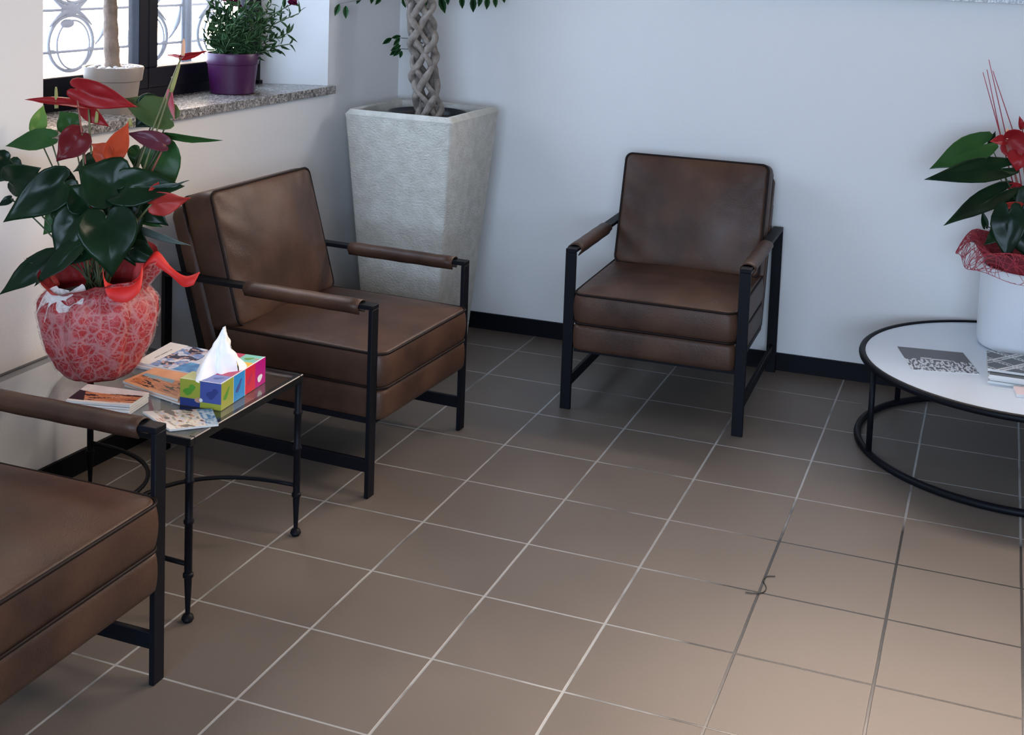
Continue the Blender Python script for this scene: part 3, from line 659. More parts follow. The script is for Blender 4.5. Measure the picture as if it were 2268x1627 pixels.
# ------------------------------------------------------------------ leaves
def heart(n=28, lobes=0.16, wide=0.5):
    """half outline of an anthurium leaf, petiole joint at the origin, tip at x = 1"""
    h = [(0.0, 0.0), (-lobes*0.7, 0.05), (-lobes, 0.15), (-lobes*0.85, 0.28), (-lobes*0.2, 0.40), (0.12, 0.47), (0.28, 0.48), (0.45, 0.42), (0.60, 0.32), (0.74, 0.20), (0.86, 0.10), (0.95, 0.035), (1.0, 0.0)]
    return [(x, y*2*wide) for x, y in h]
def leaf_mesh(bm, P, Q, hw, roll=0.0, lobes=0.16, fold=0.25, droop=0.10, wave=0.02, seed=0.0, mi=0, view=None, thick=0.0):
    """P petiole joint, Q tip, hw half width in metres; roll turns the blade about its midrib (0 = blade faces the given direction)"""
    P, Q = Vector(P), Vector(Q); d = Q-P; Ln = d.length; X = d/Ln
    vw = (CAM-P).normalized() if view is None else Vector(view).normalized()
    Y = vw.cross(X)
    Y = Y.normalized() if Y.length > 1e-5 else X.orthogonal().normalized()
    Z = X.cross(Y)
    Y2 = Y*math.cos(roll)+Z*math.sin(roll); Z2 = -Y*math.sin(roll)+Z*math.cos(roll)
    out = heart(lobes=lobes); half = [(x*Ln, y*hw*1.0) for x, y in out]
    mx = max(y for x, y in half); half = [(x, y*hw/mx) for x, y in half]
    rings = [0.0, 0.25, 0.5, 0.75, 0.9, 1.0]
    def pos(x, y):
        u = x/Ln; w = y/hw
        z = fold*hw*abs(w)**1.3 - droop*Ln*max(0, u)**2 + droop*Ln*0.5*max(0, u) + wave*hw*8*noise.noise(Vector((u*3+seed, w*1.5, seed)))
        return P + X*x + Y2*y + Z2*z
    cx0 = 0.10*Ln
    nrm = len(half)
    full = half + [(x, -y) for x, y in half[-2:0:-1]]
    n = len(full); R = []
    c = bm.verts.new(pos(cx0, 0))
    for s in rings[1:]:
        R.append([bm.verts.new(pos(cx0+(x-cx0)*s, y*s)) for x, y in full])
    for k in range(n): bm.faces.new((c, R[0][k], R[0][(k+1) % n])).material_index = mi
    for i in range(len(R)-1):
        for k in range(n): bm.faces.new((R[i][k], R[i+1][k], R[i+1][(k+1) % n], R[i][(k+1) % n])).material_index = mi
def leaf_obj(name, parent, m, *a, **k):
    loc = parent.location.copy(); bm = bmesh.new(); leaf_mesh(bm, *a, **k)
    bmesh.ops.translate(bm, verts=bm.verts, vec=-loc)
    o = link(name, bm, m, parent, smooth=True); md = o.modifiers.new('thick', 'SOLIDIFY'); md.thickness = 0.0012; md.offset = 0; return o
def stem_obj(name, parent, m, pts, r, sub=None):
    loc = parent.location.copy(); bm = bmesh.new(); tube(bm, [Vector(p)-loc for p in pts], r, 7)
    return link(name, bm, m, parent, smooth=True)

# ------------------------------------------------------------------ wrapped anthurium on the glass table
AC = Vector((-0.472, 0.190, TZ)); TA = (AC-CAM).dot(FW)          # pot axis and its distance from the camera
t = thing('potted_anthurium', 'red anthurium in a red crepe wrapped pot on the glass side table', 'potted plant', AC)
PM = TA/F
def A(x, y, dt=0.0):            # a pixel of the photograph carried to the plant's own depth
    return at(x, y, TA+dt)
# wrapped pot: pleated lathe
bm = bmesh.new(); seg = 120; rows = []
prof = [(0.084, 0.0), (0.095, 0.010), (0.114, 0.036), (0.134, 0.085), (0.147, 0.135), (0.154, 0.175), (0.153, 0.208), (0.140, 0.230), (0.124, 0.242), (0.130, 0.258), (0.144, 0.278), (0.158, 0.298), (0.170, 0.318)]
def wrap_r(r, z, a, off=0.0):
    pl = 0.0
    for f, am, ph in ((9, 0.014, 0.4), (16, 0.009, 1.9), (27, 0.004, 0.7)): pl += am*(abs(math.sin(f*a/2+ph+0.8*math.sin(z*12)))-0.5)
    k = 0.35+0.65*min(1, z/0.08)
    fl = max(0, (z-0.25)/0.07)
    return r + off + pl*k*(1+fl*0.8)
def wrap_z(z, a):
    fl = max(0, (z-0.235)/0.083)
    return z + fl*(0.020*math.sin(3*a+2.2)+0.014*math.sin(5*a+0.5)) - fl*fl*0.028*math.cos(a-2.3*0+1.2)
for r, z in prof: rows.append([bm.verts.new((wrap_r(r, z, 2*PI*k/seg)*math.cos(2*PI*k/seg), wrap_r(r, z, 2*PI*k/seg)*math.sin(2*PI*k/seg), wrap_z(z, 2*PI*k/seg))) for k in range(seg)])
for i in range(len(rows)-1):
    for k in range(seg): bm.faces.new((rows[i][k], rows[i][(k+1) % seg], rows[i+1][(k+1) % seg], rows[i+1][k]))
bm.faces.new(rows[0][::-1])
o = link('pot_wrapping', bm, M['wrap'], t, smooth=True)
bm = bmesh.new(); rows = []
for r, z in prof[1:]: rows.append([bm.verts.new((wrap_r(r, z, 2*PI*k/seg, 0.006)*math.cos(2*PI*k/seg), wrap_r(r, z, 2*PI*k/seg, 0.006)*math.sin(2*PI*k/seg), wrap_z(z, 2*PI*k/seg))) for k in range(seg)])
for i in range(len(rows)-1):
    for k in range(seg): bm.faces.new((rows[i][k], rows[i][(k+1) % seg], rows[i+1][(k+1) % seg], rows[i+1][k]))
tag(link('fibre_netting', bm, M['white_net'], t, smooth=True), 'thin white fibre net over the red wrapping')
bm = bmesh.new(); lathe(bm, [(0.001, 0.225), (0.118, 0.225), (0.120, 0.20)], 32); link('soil', bm, M['soil'], t)
# loose ribbon end to the right, and the pale bow to the left
def strip(bm, pts, w, side=Vector((0, 0, 1))):
    a = []
    for i, (p, ww) in enumerate(zip(pts, w)):
        p = Vector(p); a.append((bm.verts.new(p-side*ww/2), bm.verts.new(p+side*ww/2)))
    for i in range(len(a)-1): bm.faces.new((a[i][0], a[i+1][0], a[i+1][1], a[i][1]))
rp = ccurve([A(318, 588, -0.05), A(342, 570, -0.06), A(375, 598, -0.06), A(408, 622, -0.07), A(436, 616, -0.07)], 6)
wd = [0.030+0.010*math.sin(i*0.35) for i in range(len(rp))]
bm = bmesh.new(); side = (UP*0.80+RT*0.35+FW*0.3).normalized(); strip(bm, [p-AC for p in rp], wd, side)
o = link('ribbon', bm, M['wrap_bright'], t, smooth=True); md = o.modifiers.new('thick', 'SOLIDIFY'); md.thickness = 0.001
rp = ccurve([A(228, 600, -0.17), A(238, 640, -0.165), A(275, 650, -0.165), (A(308, 628, -0.15)), A(316, 592, -0.12)], 6)
bm = bmesh.new(); strip(bm, [p-AC for p in rp], [0.02+0.03*math.sin(PI*i/(len(rp)-1)) for i in range(len(rp))], (UP*0.8-RT*0.2+FW*0.4).normalized())
o = link('ribbon', bm, M['wrap_bright'], t, smooth=True); md = o.modifiers.new('thick', 'SOLIDIFY'); md.thickness = 0.001
bm = bmesh.new()
for pts, w in (([A(150, 655, -0.155), A(120, 650, -0.16), A(95, 665, -0.15), A(78, 700, -0.14)], [0.03, 0.045, 0.035, 0.006]), ([A(150, 655, -0.155), A(178, 640, -0.16), A(185, 665, -0.165), A(150, 690, -0.16), A(125, 672, -0.16)], [0.02, 0.03, 0.035, 0.03, 0.01]),
               ([A(150, 655, -0.155), A(110, 670, -0.16), A(100, 710, -0.15)], [0.02, 0.03, 0.012])):
    cc = ccurve(pts, 5); ww = [w[min(int(i/5), len(w)-1)] for i in range(len(cc))]
    strip(bm, [p-AC for p in cc], ww, (UP*0.9+RT*0.3).normalized())
tag(link('bow', bm, M['white_net_dense'], t, smooth=True), 'pale fibre bow')
# leaves: joint pixel, tip pixel, half width px, depth offsets of joint and tip, roll, colour
LV = [
 ((112, 306), (8, 322), 24, -0.02, 0.00, 0.3, 'leaf_mid', 0.25), ((22, 352), (-25, 410), 36, 0.0, -0.04, 0.2, 'leaf_dark', 0.2), ((20, 402), (90, 372), 36, -0.06, -0.10, 0.1, 'leaf_dark', 0.25),
 ((142, 402), (4, 492), 46, -0.08, -0.12, 0.15, 'leaf_dark', 0.16), ((258, 420), (172, 372), 62, -0.12, -0.12, 0.25, 'leaf_dark', 0.3), ((258, 420), (408, 408), 44, -0.12, -0.10, -0.3, 'leaf_dark', 0.25),
 ((352, 326), (372, 442), 44, 0.04, 0.02, 0.1, 'leaf_mid', 0.2), ((372, 300), (492, 316), 13, 0.02, 0.02, 0.9, 'leaf_mid', 0.1), ((374, 262), (262, 214), 38, 0.02, 0.03, 0.35, 'leaf_olive', 0.2),
 ((352, 232), (300, 282), 42, 0.05, 0.04, 0.1, 'leaf_dark', 0.2), ((160, 282), (132, 246), 28, 0.04, 0.05, 0.0, 'leaf_mid', 0.2), ((78, 288), (98, 232), 20, 0.03, 0.05, 0.4, 'leaf_light', 0.2),
 ((236, 478), (248, 614), 62, -0.16, -0.20, 0.0, 'leaf_dark', 0.2), ((176, 478), (120, 572), 44, -0.10, -0.13, 0.2, 'leaf_dark', 0.2), ((196, 452), (150, 408), 40, -0.10, -0.10, 0.2, 'leaf_dark', 0.25),
 ((112, 572), (-4, 652), 30, -0.12, -0.16, 0.4, 'leaf_dark', 0.1), ((170, 545), (72, 632), 24, -0.13, -0.17, 0.5, 'leaf_dark', 0.1), ((312, 508), (420, 548), 11, 0.0, -0.02, 0.7, 'leaf_grey', 0.1),
 ((296, 548), (350, 578), 26, -0.04, -0.04, 0.3, 'leaf_dark', 0.2), ((306, 478), (360, 504), 13, 0.0, 0.0, 0.5, 'leaf_mid', 0.1), ((24, 440), (-6, 456), 10, -0.02, -0.03, 0.4, 'leaf_dark', 0.1),
 ((276, 460), (212, 560), 56, -0.05, -0.06, 0.1, 'leaf_dark', 0.2), ((150, 440), (220, 540), 50, -0.02, -0.02, 0.1, 'leaf_dark', 0.2), ((240, 420), (290, 520), 56, 0.02, 0.02, 0.0, 'leaf_dark', 0.2), ((292, 390), (322, 470), 38, 0.03, 0.03, 0.1, 'leaf_mid', 0.2),
 ((205, 520), (140, 590), 38, -0.10, -0.12, 0.2, 'leaf_dark', 0.2), ((310, 330), (296, 372), 24, 0.06, 0.05, 0.2, 'leaf_mid', 0.2), ((120, 392), (185, 440), 34, 0.0, 0.0, 0.2, 'leaf_dark', 0.2),
 ((262, 424), (300, 500), 50, -0.08, -0.08, 0.2, 'leaf_dark', 0.2), ((216, 350), (160, 380), 26, -0.05, -0.05, 0.8, 'leaf_dark', 0.2), ((330, 420), (420, 404), 15, -0.09, -0.10, 1.05, 'leaf_grey', 0.1),
 ((300, 440), (372, 500), 34, -0.02, -0.04, 0.2, 'leaf_dark', 0.2), ((150, 460), (96, 520), 34, 0.03, 0.02, 0.2, 'leaf_mid', 0.2), ((90, 400), (40, 448), 30, 0.02, 0.0, 0.2, 'leaf_dark', 0.2), ((262, 500), (330, 548), 36, 0.0, -0.03, 0.2, 'leaf_dark', 0.2),
 ((235, 470), (300, 590), 46, 0.04, 0.03, 0.1, 'leaf_dark', 0.2), ((190, 480), (250, 580), 60, 0.08, 0.06, 0.1, 'leaf_dark', 0.2),
]
root0 = AC+Vector((0, 0, 0.24))
for k, (p, q, w, d0, d1, roll, mm, fold) in enumerate(LV):
    P, Q = A(*p, d0), A(*q, d1)
    lf = leaf_obj('leaf', t, M[mm], P, Q, w*PM*1.0, roll=roll, fold=fold, droop=0.12, wave=0.03, seed=k*1.7)
    rt = root0+Vector((random.uniform(-0.03, 0.03), random.uniform(-0.03, 0.03), 0)); md_ = (P+rt)/2+Vector((0, 0, 0.04))
    bm = bmesh.new(); tube(bm, [v-AC for v in qcurve(rt, md_, P, 8)], 0.0022, 6); link('leaf_stalk', bm, M['stem_dark'], lf, smooth=True)
# flowers: joint, tip, half width px, depth, roll, colour, spadix (from, to) or None
FL = [
 ((168, 196), (304, 238), 30, -0.06, -0.02, 0.15, 'red', None, 'spadix'),
 ((196, 236), (54, 215), 15, -0.04, -0.06, 0.75, 'red', ((125, 240), (124, 192)), 'spadix'),
 ((186, 236), (240, 282), 20, -0.03, -0.03, 0.6, 'red', ((213, 272), (217, 232)), 'spadix'),
 ((182, 296), (124, 358), 34, -0.06, -0.07, 0.1, 'darkred', None, 'spadix'),
 ((246, 346), (286, 270), 26, -0.10, -0.08, 0.3, 'orange', None, 'spadix'),
 ((240, 348), (204, 318), 26, -0.10, -0.09, -0.3, 'orange', None, 'spadix'),
 ((366, 320), (280, 292), 22, -0.02, -0.04, 0.3, 'maroon', ((290, 280), (287, 262)), 'spadix'),
 ((336, 452), (422, 440), 27, -0.10, -0.10, 0.3, 'coral', None, 'spadix'),
 ((338, 428), (352, 402), 12, -0.10, -0.10, 0.3, 'coral', None, 'spadix'),
 ((377, 204), (384, 268), 9, -0.02, 0.00, 0.6, 'pink', ((379, 204), (398, 142)), 'spadix'),
 ((402, 126), (462, 114), 9, 0.0, 0.03, 0.6, 'red', None, 'spadix'),
 ((402, 127), (366, 120), 5, 0.0, 0.03, 0.7, 'pink', ((405, 124), (407, 86)), 'spadix_peach'),
]
for k, (p, q, w, d0, d1, roll, mm, sp, spm) in enumerate(FL):
    P, Q = A(*p, d0), A(*q, d1)
    fl = leaf_obj('spathe', t, M[mm], P, Q, w*PM, roll=roll, fold=0.30, droop=0.12, wave=0.04, seed=k*2.3+40, lobes=0.12)
    rt = root0+Vector((random.uniform(-0.025, 0.025), random.uniform(-0.025, 0.025), 0))
    if k not in (2, 5, 8, 11):
        bm = bmesh.new(); tube(bm, [v-AC for v in qcurve(rt, (P*0.45+rt*0.55)+Vector((0, 0, 0.03)), P, 10)], 0.0028, 6); link('flower_stalk', bm, M['stem'] if k not in (0, 6) else M['stem_red'], fl, smooth=True)
    if sp:
        a, b = A(*sp[0], d0-0.005), A(*sp[1], d0-0.005)
        bm = bmesh.new(); tube(bm, [(a.lerp(b, i/8))-AC for i in range(9)], [0.0052, 0.0056, 0.0056, 0.0053, 0.005, 0.0046, 0.0042, 0.0036, 0.0022], 8); link('spadix', bm, M[spm], fl, smooth=True)

# ------------------------------------------------------------------ tall planter with braided ficus
PC = Vector((-0.401, 2.180, 0)); PH = 1.03; wt, wb, th = 0.485, 0.325, -0.024
t = thing('potted_ficus', 'tall tapered pale stone planter with a braided-trunk ficus in the corner', 'potted plant', PC, th)
bm = bmesh.new()
def sqr(s, z, r=0.012): return [Vector((x, y, z)) for x, y in rrect(s, s, r, 3)]
rows = []
NZ = 24
for i in range(NZ+1):
    z = PH*i/NZ; s = wb+(wt-wb)*(z/PH); rows.append(sqr(s, z*1.0 if i < NZ else PH-0.020))
rows.append(sqr(wt-0.030, PH, 0.01)); rows.append(sqr(wt-0.075, PH-0.003, 0.01)); rows.append(sqr(wt-0.080, PH-0.06, 0.01))
V = [[bm.verts.new(p) for p in r_] for r_ in rows]; n = len(V[0])
for i in range(len(V)-1):
    for k in range(n): bm.faces.new((V[i][k], V[i][(k+1) % n], V[i+1][(k+1) % n], V[i+1][k]))
bm.faces.new(V[0][::-1]); o = link('planter', bm, M['stucco'], t); autosmooth(o, 40)
bm = bmesh.new(); s = wt-0.078; box(bm, -s/2, s/2, -s/2, s/2, PH-0.10, PH-0.045); link('soil', bm, M['soil'], t)
bm = bmesh.new(); lathe(bm, [(0.150, 0.0), (0.165, 0.030), (0.160, 0.030), (0.150, 0.005)], 40, (0.02, 0, PH-0.045)); link('inner_pot', bm, mat('black_plastic', (0.012, 0.012, 0.018), 0.4), t, smooth=True)
bm = bmesh.new()
tc = lambda z: Vector((0.02-0.055*(z-PH)/0.45, 0.0, z))
def strand(ph, dr, rad, r):
    pts = []; rs = []
    for i in range(90):
        z = PH-0.05+0.85*i/89; a = ph+dr*2*PI*(z-PH)/0.42
        a += 0.28*noise.noise(Vector((i*0.06, ph*2, dr*3))); rr_ = rad*(1+0.16*math.sin(i*0.42+ph*3*dr))+0.006*dr*math.cos(3*(a-ph))
        pts.append(tc(z)+Vector((rr_*math.cos(a), rr_*math.sin(a), 0))); rs.append(r*(1+0.45*noise.noise(Vector((i*0.2, ph, dr)))))
    tube(bm, pts, rs, 9)
for k in range(4): strand(2*PI*k/4+0.35*(k%2), 1, 0.047, 0.0150); strand(2*PI*k/4+0.5+0.25*(k%2), -1, 0.045, 0.0125)
link('braided_trunk', bm, M['bark'], t, smooth=True)
bm = bmesh.new()
def small_leaf(bm, P, d, Ln, w, nrm=None, curve=0.15):
    P = Vector(P); d = Vector(d).normalized(); s = d.cross(nrm if nrm is not None else Vector((random.uniform(-1, 1), random.uniform(-1, 1), random.uniform(-1, 1)))).normalized(); up = s.cross(d)
    ps = [(0, 0), (0.2, 0.7), (0.45, 1.0), (0.7, 0.75), (0.88, 0.3), (1, 0)]
    mid = [bm.verts.new(P+d*Ln*u+up*(-curve*Ln*u*u)) for u, _ in ps]
    for sg in (-1, 1):
        ed = [bm.verts.new(P+d*Ln*u+s*sg*w*v+up*(-curve*Ln*u*u+0.25*w*v)) for u, v in ps[1:-1]]
        row = [mid[0]]+ed+[mid[-1]]
        for i in range(1, len(ps)-1): 
            if i < len(ps)-2: bm.faces.new((mid[i], mid[i+1], row[i+1], row[i]))
        bm.faces.new((mid[0], mid[1], row[1])); bm.faces.new((mid[-2], mid[-1], row[-2]))
rnd = random.Random(3)
Minv = Matrix.Rotation(-th, 4, 'Z') @ Matrix.Translation(-PC)
for i in range(900):
    a = rnd.uniform(0, 2*PI); rr_ = 0.42*math.sqrt(rnd.random()); z = 1.66+0.75*rnd.random()
    x = rr_*math.cos(a)*0.8-0.05; y = rr_*math.sin(a)*0.8
    if x < -0.22: x = -0.22
    if y > 0.27: y = 0.27
    small_leaf(bm, (x, y, z), (rnd.uniform(-1, 1), rnd.uniform(-1, 1), rnd.uniform(-1.4, 0.2)), rnd.uniform(0.05, 0.08), rnd.uniform(0.010, 0.016))
# leaves that hang into the picture, and the side sprouts on the trunk
tp_ = (PC-CAM).dot(FW)
hang = [((752, 8), (742, 34), -0.2), ((766, 12), (766, 40), -0.2), ((800, -10), (790, 8), -0.06), ((826, -10), (822, 8), 0), ((845, -8), (832, 10), 0), ((960, -10), (950, 20), 0), ((975, -8), (985, 28), 0), ((925, -5), (932, 26), 0), ((905, 0), (915, 24), 0), ((892, -5), (898, 16), 0),
        ((1022, -10), (1024, 18), 0), ((1048, -8), (1048, 26), 0), ((1066, -10), (1060, 14), 0), ((1080, -8), (1078, 20), 0), ((1096, -8), (1098, 16), 0), ((1115, -10), (1117, 6), 0), ((945, -10), (940, 22), 0), ((990, -12), (992, 10), 0),
        ((888, 80), (868, 84), 0.02), ((868, 84), (848, 97), 0.02), ((886, 84), (872, 100), 0.02), ((888, 100), (866, 112), 0.02), ((886, 106), (864, 122), 0.02), ((888, 108), (872, 124), 0.02), ((890, 112), (886, 128), 0.0), ((884, 96), (874, 106), 0.01), ((915, 108), (930, 122), -0.05)]
for p, q, dt in hang:
    P, Q = at(*p, tp_+dt-0.02), at(*q, tp_+dt-0.04); P2 = Minv @ P; Q2 = Minv @ Q
    small_leaf(bm, P2, Q2-P2, (Q2-P2).length*1.05, (Q2-P2).length*0.22, nrm=(Minv.to_3x3() @ (CAM-P)).normalized(), curve=0.05)
o = link('foliage', bm, M['ficus_leaf'], t, smooth=True)
bm = bmesh.new()
for k in range(7):
    a = k*0.9; tube(bm, qcurve(tc(1.70)+Vector((0.03*math.cos(a), 0.03*math.sin(a), 0)), tc(1.85)+Vector((0.1*math.cos(a), 0.1*math.sin(a), 0)), tc(2.1)+Vector((0.24*math.cos(a), 0.24*math.sin(a), rnd.uniform(-0.2, 0.1))), 8), [0.011-0.001*i for i in range(9)], 6)
for p, q in (((870, -14), (752, 8)), ((985, -16), (1115, -8))):
    a, b = Minv @ at(*p, tp_-0.05), Minv @ at(*q, tp_-0.2); tube(bm, [tc(1.62), a, b], [0.005, 0.003, 0.001], 5)
for q, dt in (((887, 84), 0.02), ((887, 108), 0.01)):
    e = Minv @ at(*q, tp_+dt-0.02); bt = bmesh.new(); tube(bt, [tc(e.z-0.01), (tc(e.z)+e)/2+Vector((0, 0, 0.004)), e], [0.003, 0.0022, 0.0015], 5); link('twig', bt, M['bark'], t, smooth=True)
keep_clear(bm, Minv.inverted(), 0.006); link('branches', bm, M['bark'], t, smooth=True)

# ------------------------------------------------------------------ plants on the window sill
SZ = 1.119
YC = Vector((-0.905, 0.805, SZ))
t = thing('potted_yucca', 'bare-trunked yucca in a cream ceramic pot on the window sill', 'potted plant', YC)
bm = bmesh.new(); lathe(bm, [(0.0, 0.0), (0.072, 0.0), (0.086, 0.105), (0.093, 0.108), (0.099, 0.148), (0.097, 0.153), (0.090, 0.151), (0.084, 0.130), (0.0, 0.130)], 48); o = link('pot', bm, M['cream'], t); autosmooth(o, 40)
bm = bmesh.new()
for i in range(120):
    a = rnd.uniform(0, 2*PI); rr_ = 0.078*math.sqrt(rnd.random()); s = rnd.uniform(0.005, 0.009)
    if rr_ < 0.022: continue
    bmesh.ops.create_icosphere(bm, subdivisions=1, radius=1, matrix=Matrix.Translation((rr_*math.cos(a), rr_*math.sin(a), 0.143+rnd.uniform(0, 0.008))) @ Matrix.Diagonal((s*1.3, s, s*0.7, 1)))
link('pebbles', bm, M['pebble'], t, smooth=True)
bm = bmesh.new(); pts = [(-0.001-0.018*(z/0.5), 0.0-0.006*math.sin(z*9), 0.125+z) for z in [i*0.02 for i in range(27)]]
rs = [(0.031 if i < 1 else 0.026-0.0003*i+0.0014*math.sin(i*1.9)) for i in range(27)]; tube(bm, pts, rs, 14); link('trunk', bm, M['yucca_bark'], t, smooth=True)
bm = bmesh.new()
for i in range(46):
    a = rnd.uniform(0, 2*PI); el = rnd.uniform(-0.3, 1.3); b0 = Vector((-0.019, 0, 0.60+0.04*rnd.random())); small_leaf(bm, b0, (math.cos(a)*math.cos(el), math.sin(a)*math.cos(el), math.sin(el)), rnd.uniform(0.12, 0.26) if math.cos(a) > -0.3 else 0.08, 0.012, curve=0.2)
small_leaf(bm, (0.012, -0.012, 0.415), (0.25, -0.2, 0.9), 0.07, 0.012, nrm=Vector((1, -1, 0)))
link('foliage', bm, M['leaf_light'], t, smooth=True)

FC = Vector((-0.893, 1.497, SZ))
t = thing('flowering_plant', 'bushy plant with dark magenta flowers in a purple pot on the window sill', 'potted plant', FC)
bm = bmesh.new(); lathe(bm, [(0.0, 0.0), (0.078, 0.0), (0.083, 0.004), (0.094, 0.112), (0.098, 0.114), (0.104, 0.152), (0.102, 0.156), (0.094, 0.154), (0.090, 0.125), (0.0, 0.125)], 48); o = link('pot', bm, M['purple'], t); autosmooth(o, 40)
tf = (FC-CAM).dot(FW)
def Fp(x, y, dt=0): return at(x, y, tf+dt)-FC
bm = bmesh.new(); bl = bmesh.new(); tips = []
sp_ = [((648, 8), 0.0), ((640, 98), 0.0), ((662, 30), 0.0), ((610, 110), -0.02), ((635, 75), 0.03), ((590, 30), -0.03), ((560, -30), 0.0), ((530, -30), -0.03), ((515, 0), 0.0), ((490, -30), 0.02), ((470, -20), -0.02), ((448, 20), 0.0), ((430, 40), 0.0), ((440, 75), 0.0), ((478, 40), -0.04), ((545, 20), -0.05), ((610, 60), 0.02), ((500, 60), -0.05), ((575, 80), -0.03), ((455, 55), 0.02), ((520, 70), -0.06), ((465, 10), 0.03), ((500, 30), 0.0), ((540, 60), 0.02), ((560, 20), 0.03), ((580, -20), 0.0), ((600, 10), 0.0), ((480, 85), -0.02), ((550, 90), -0.06), ((450, -20), 0.0), ((620, 30), 0.02)]
for (tx, ty), dt in sp_:
    b0 = Vector((rnd.uniform(-0.05, 0.05), rnd.uniform(-0.05, 0.05), 0.12)); e = Fp(tx, ty, dt); mdp = Vector((b0.x*0.7+e.x*0.3, b0.y*0.7+e.y*0.3, b0.z*0.4+e.z*0.6))
    pts = qcurve(b0, mdp, e, 10); tube(bm, pts, [0.003-0.0001*i for i in range(11)], 5)
    for i in range(2, 11):
        for s in range(5 if i < 8 else 3):
            dd = (pts[i]-pts[i-1]).normalized(); a = rnd.uniform(0, 2*PI); o1 = dd.orthogonal().normalized(); o2 = dd.cross(o1)
            d = (o1*math.cos(a)+o2*math.sin(a))*0.9+dd*0.6; small_leaf(bl, pts[i], d, rnd.uniform(0.026, 0.056), rnd.uniform(0.0035, 0.008), curve=0.3)
keep_clear(bm, Matrix.Translation(FC), -0.232); keep_clear(bl, Matrix.Translation(FC), -0.235); link('stems', bm, mat('green_stem', (0.05, 0.085, 0.03), 0.6), t, smooth=True); link('foliage', bl, leafmat('bushy_leaf', (0.022, 0.060, 0.022), (0.060, 0.120, 0.045), 0.4), t, smooth=True)
for (fx, fy) in ((648, 4), (522, 8), (500, -4), (560, -30)):
    bm = bmesh.new(); c0 = Fp(fx, fy)
    for i in range(40):
        a = rnd.uniform(0, 2*PI); el = rnd.uniform(-0.3, 1.4); small_leaf(bm, c0+Vector((0, 0, -0.004)), (math.cos(a)*math.cos(el), math.sin(a)*math.cos(el), math.sin(el)), rnd.uniform(0.016, 0.026), 0.008, curve=0.3)
    bmesh.ops.create_uvsphere(bm, u_segments=10, v_segments=6, radius=0.012, matrix=Matrix.Translation(c0)); link('flower', bm, M['magenta'], t, smooth=True)

# ------------------------------------------------------------------ round coffee table
RC = Vector((1.990, 2.045, 0)); RR = 0.555; RZ = 0.325
t = thing('coffee_table', 'low round coffee table with white glass top and black ring base', 'coffee table', RC)
bm = bmesh.new(); tube(bm, [((RR-0.011)*math.cos(2*PI*k/96), (RR-0.011)*math.sin(2*PI*k/96), RZ-0.012) for k in range(96)], 0.0125, 10, closed=True); link('top_rim', bm, M['metal'], t, smooth=True)
bm = bmesh.new(); lathe(bm, [(0.0, RZ-0.016), (RR-0.020, RZ-0.016), (RR-0.020, RZ-0.006), (0.0, RZ-0.006)], 96); bmesh.ops.remove_doubles(bm, verts=bm.verts, dist=1e-5)
o = link('glass_top', bm, M['white_glass'], t); autosmooth(o, 30)
bm = bmesh.new(); tube(bm, [((RR-0.011)*math.cos(2*PI*k/96), (RR-0.011)*math.sin(2*PI*k/96), 0.0125) for k in range(96)], 0.0125, 10, closed=True); link('base_ring', bm, M['metal'], t, smooth=True)
for a in (207.5, 142.6, 27, 323):
    a = math.radians(a); bm = bmesh.new(); x, y = (RR-0.011)*math.cos(a), (RR-0.011)*math.sin(a); tube(bm, [(x, y, 0.012), (x, y, RZ-0.012)], 0.0105, 10); link('table_leg', bm, M['metal'], t, smooth=True)
RT_ = RZ-0.006
def cov_leaflet(u, v):
    if v > 0.52+0.10*hsh(u*9, 5):
        n = hsh(u*26, v*12, 3)+0.6*hsh(u*50, v*24, 9)
        return (0.62, 0.66, 0.70) if n > -0.02 else (0.03, 0.03, 0.04)
    if abs(v-0.42-0.10*u) < 0.025 and 0.25 < u < 0.75: return (0.6, 0.6, 0.62)
    return (0.055, 0.050, 0.058)
def cov_zig(u, v):
    a = (u*1.1+v*0.8) % 0.45; b = (u*0.9-v*1.2) % 0.6
    if (a < 0.05) or (0.09 < a < 0.13): return (0.55, 0.58, 0.58)
    if (b < 0.06) or (0.12 < b < 0.16): return (0.5, 0.53, 0.53)
    return (0.03, 0.035, 0.035)
def cov_dark(u, v): return (0.45, 0.5, 0.5) if (abs(v-0.8) < 0.03 and 0.3 < u < 0.8 and hsh(u*40, 1) > -0.3) else (0.045, 0.045, 0.045)
booklet('leaflet', 'black and white patterned leaflet lying alone on the round table', 'leaflet', zpts(RT_+0.004, (1987, 766), (2133, 780), (2170, 827), (2020, 817)), RT_, 0.003, cov_leaflet, nu=90, nv=40)
cs = [(1.868, 2.02), (2.10, 2.02), (2.12, 1.80), (1.876, 1.80)]
for k in range(5):
    fn = (cov_plain, cov_dark, cov_leaflet, cov_dark, cov_zig)[k]
    lab = ['lowest pale brochure in the stack at the right edge of the round table', 'second brochure from the bottom of the stack beside the white vase', 'middle dark patterned brochure of the stack beside the white vase',
           'dark brochure just under the top one of the stack beside the vase', 'top brochure with a black and white zigzag pattern, beside the white vase'][k]
    dx, dy = (0, 0.006, 0.0, 0.004, -0.002)[k], (0, 0.005, -0.006, -0.012, 0.022)[k]
    booklet('brochure', lab, 'brochure', [(x+dx, y+dy) for x, y in cs], RT_+k*0.0085, (0.0072 if k < 4 else 0.0080), fn, 'brochures stacked on the round table', 40, 30)
booklet('note_card', 'small pale pink card cut by the right photo edge on the round table', 'card', [(1.955, 1.775), (2.06, 1.785), (2.07, 1.70), (1.965, 1.69)], RT_, 0.010, lambda u, v: (0.72, 0.58, 0.58), nu=4, nv=4)
VC = Vector((2.010, 2.310, RT_)); VR = 0.184; VH = 0.300
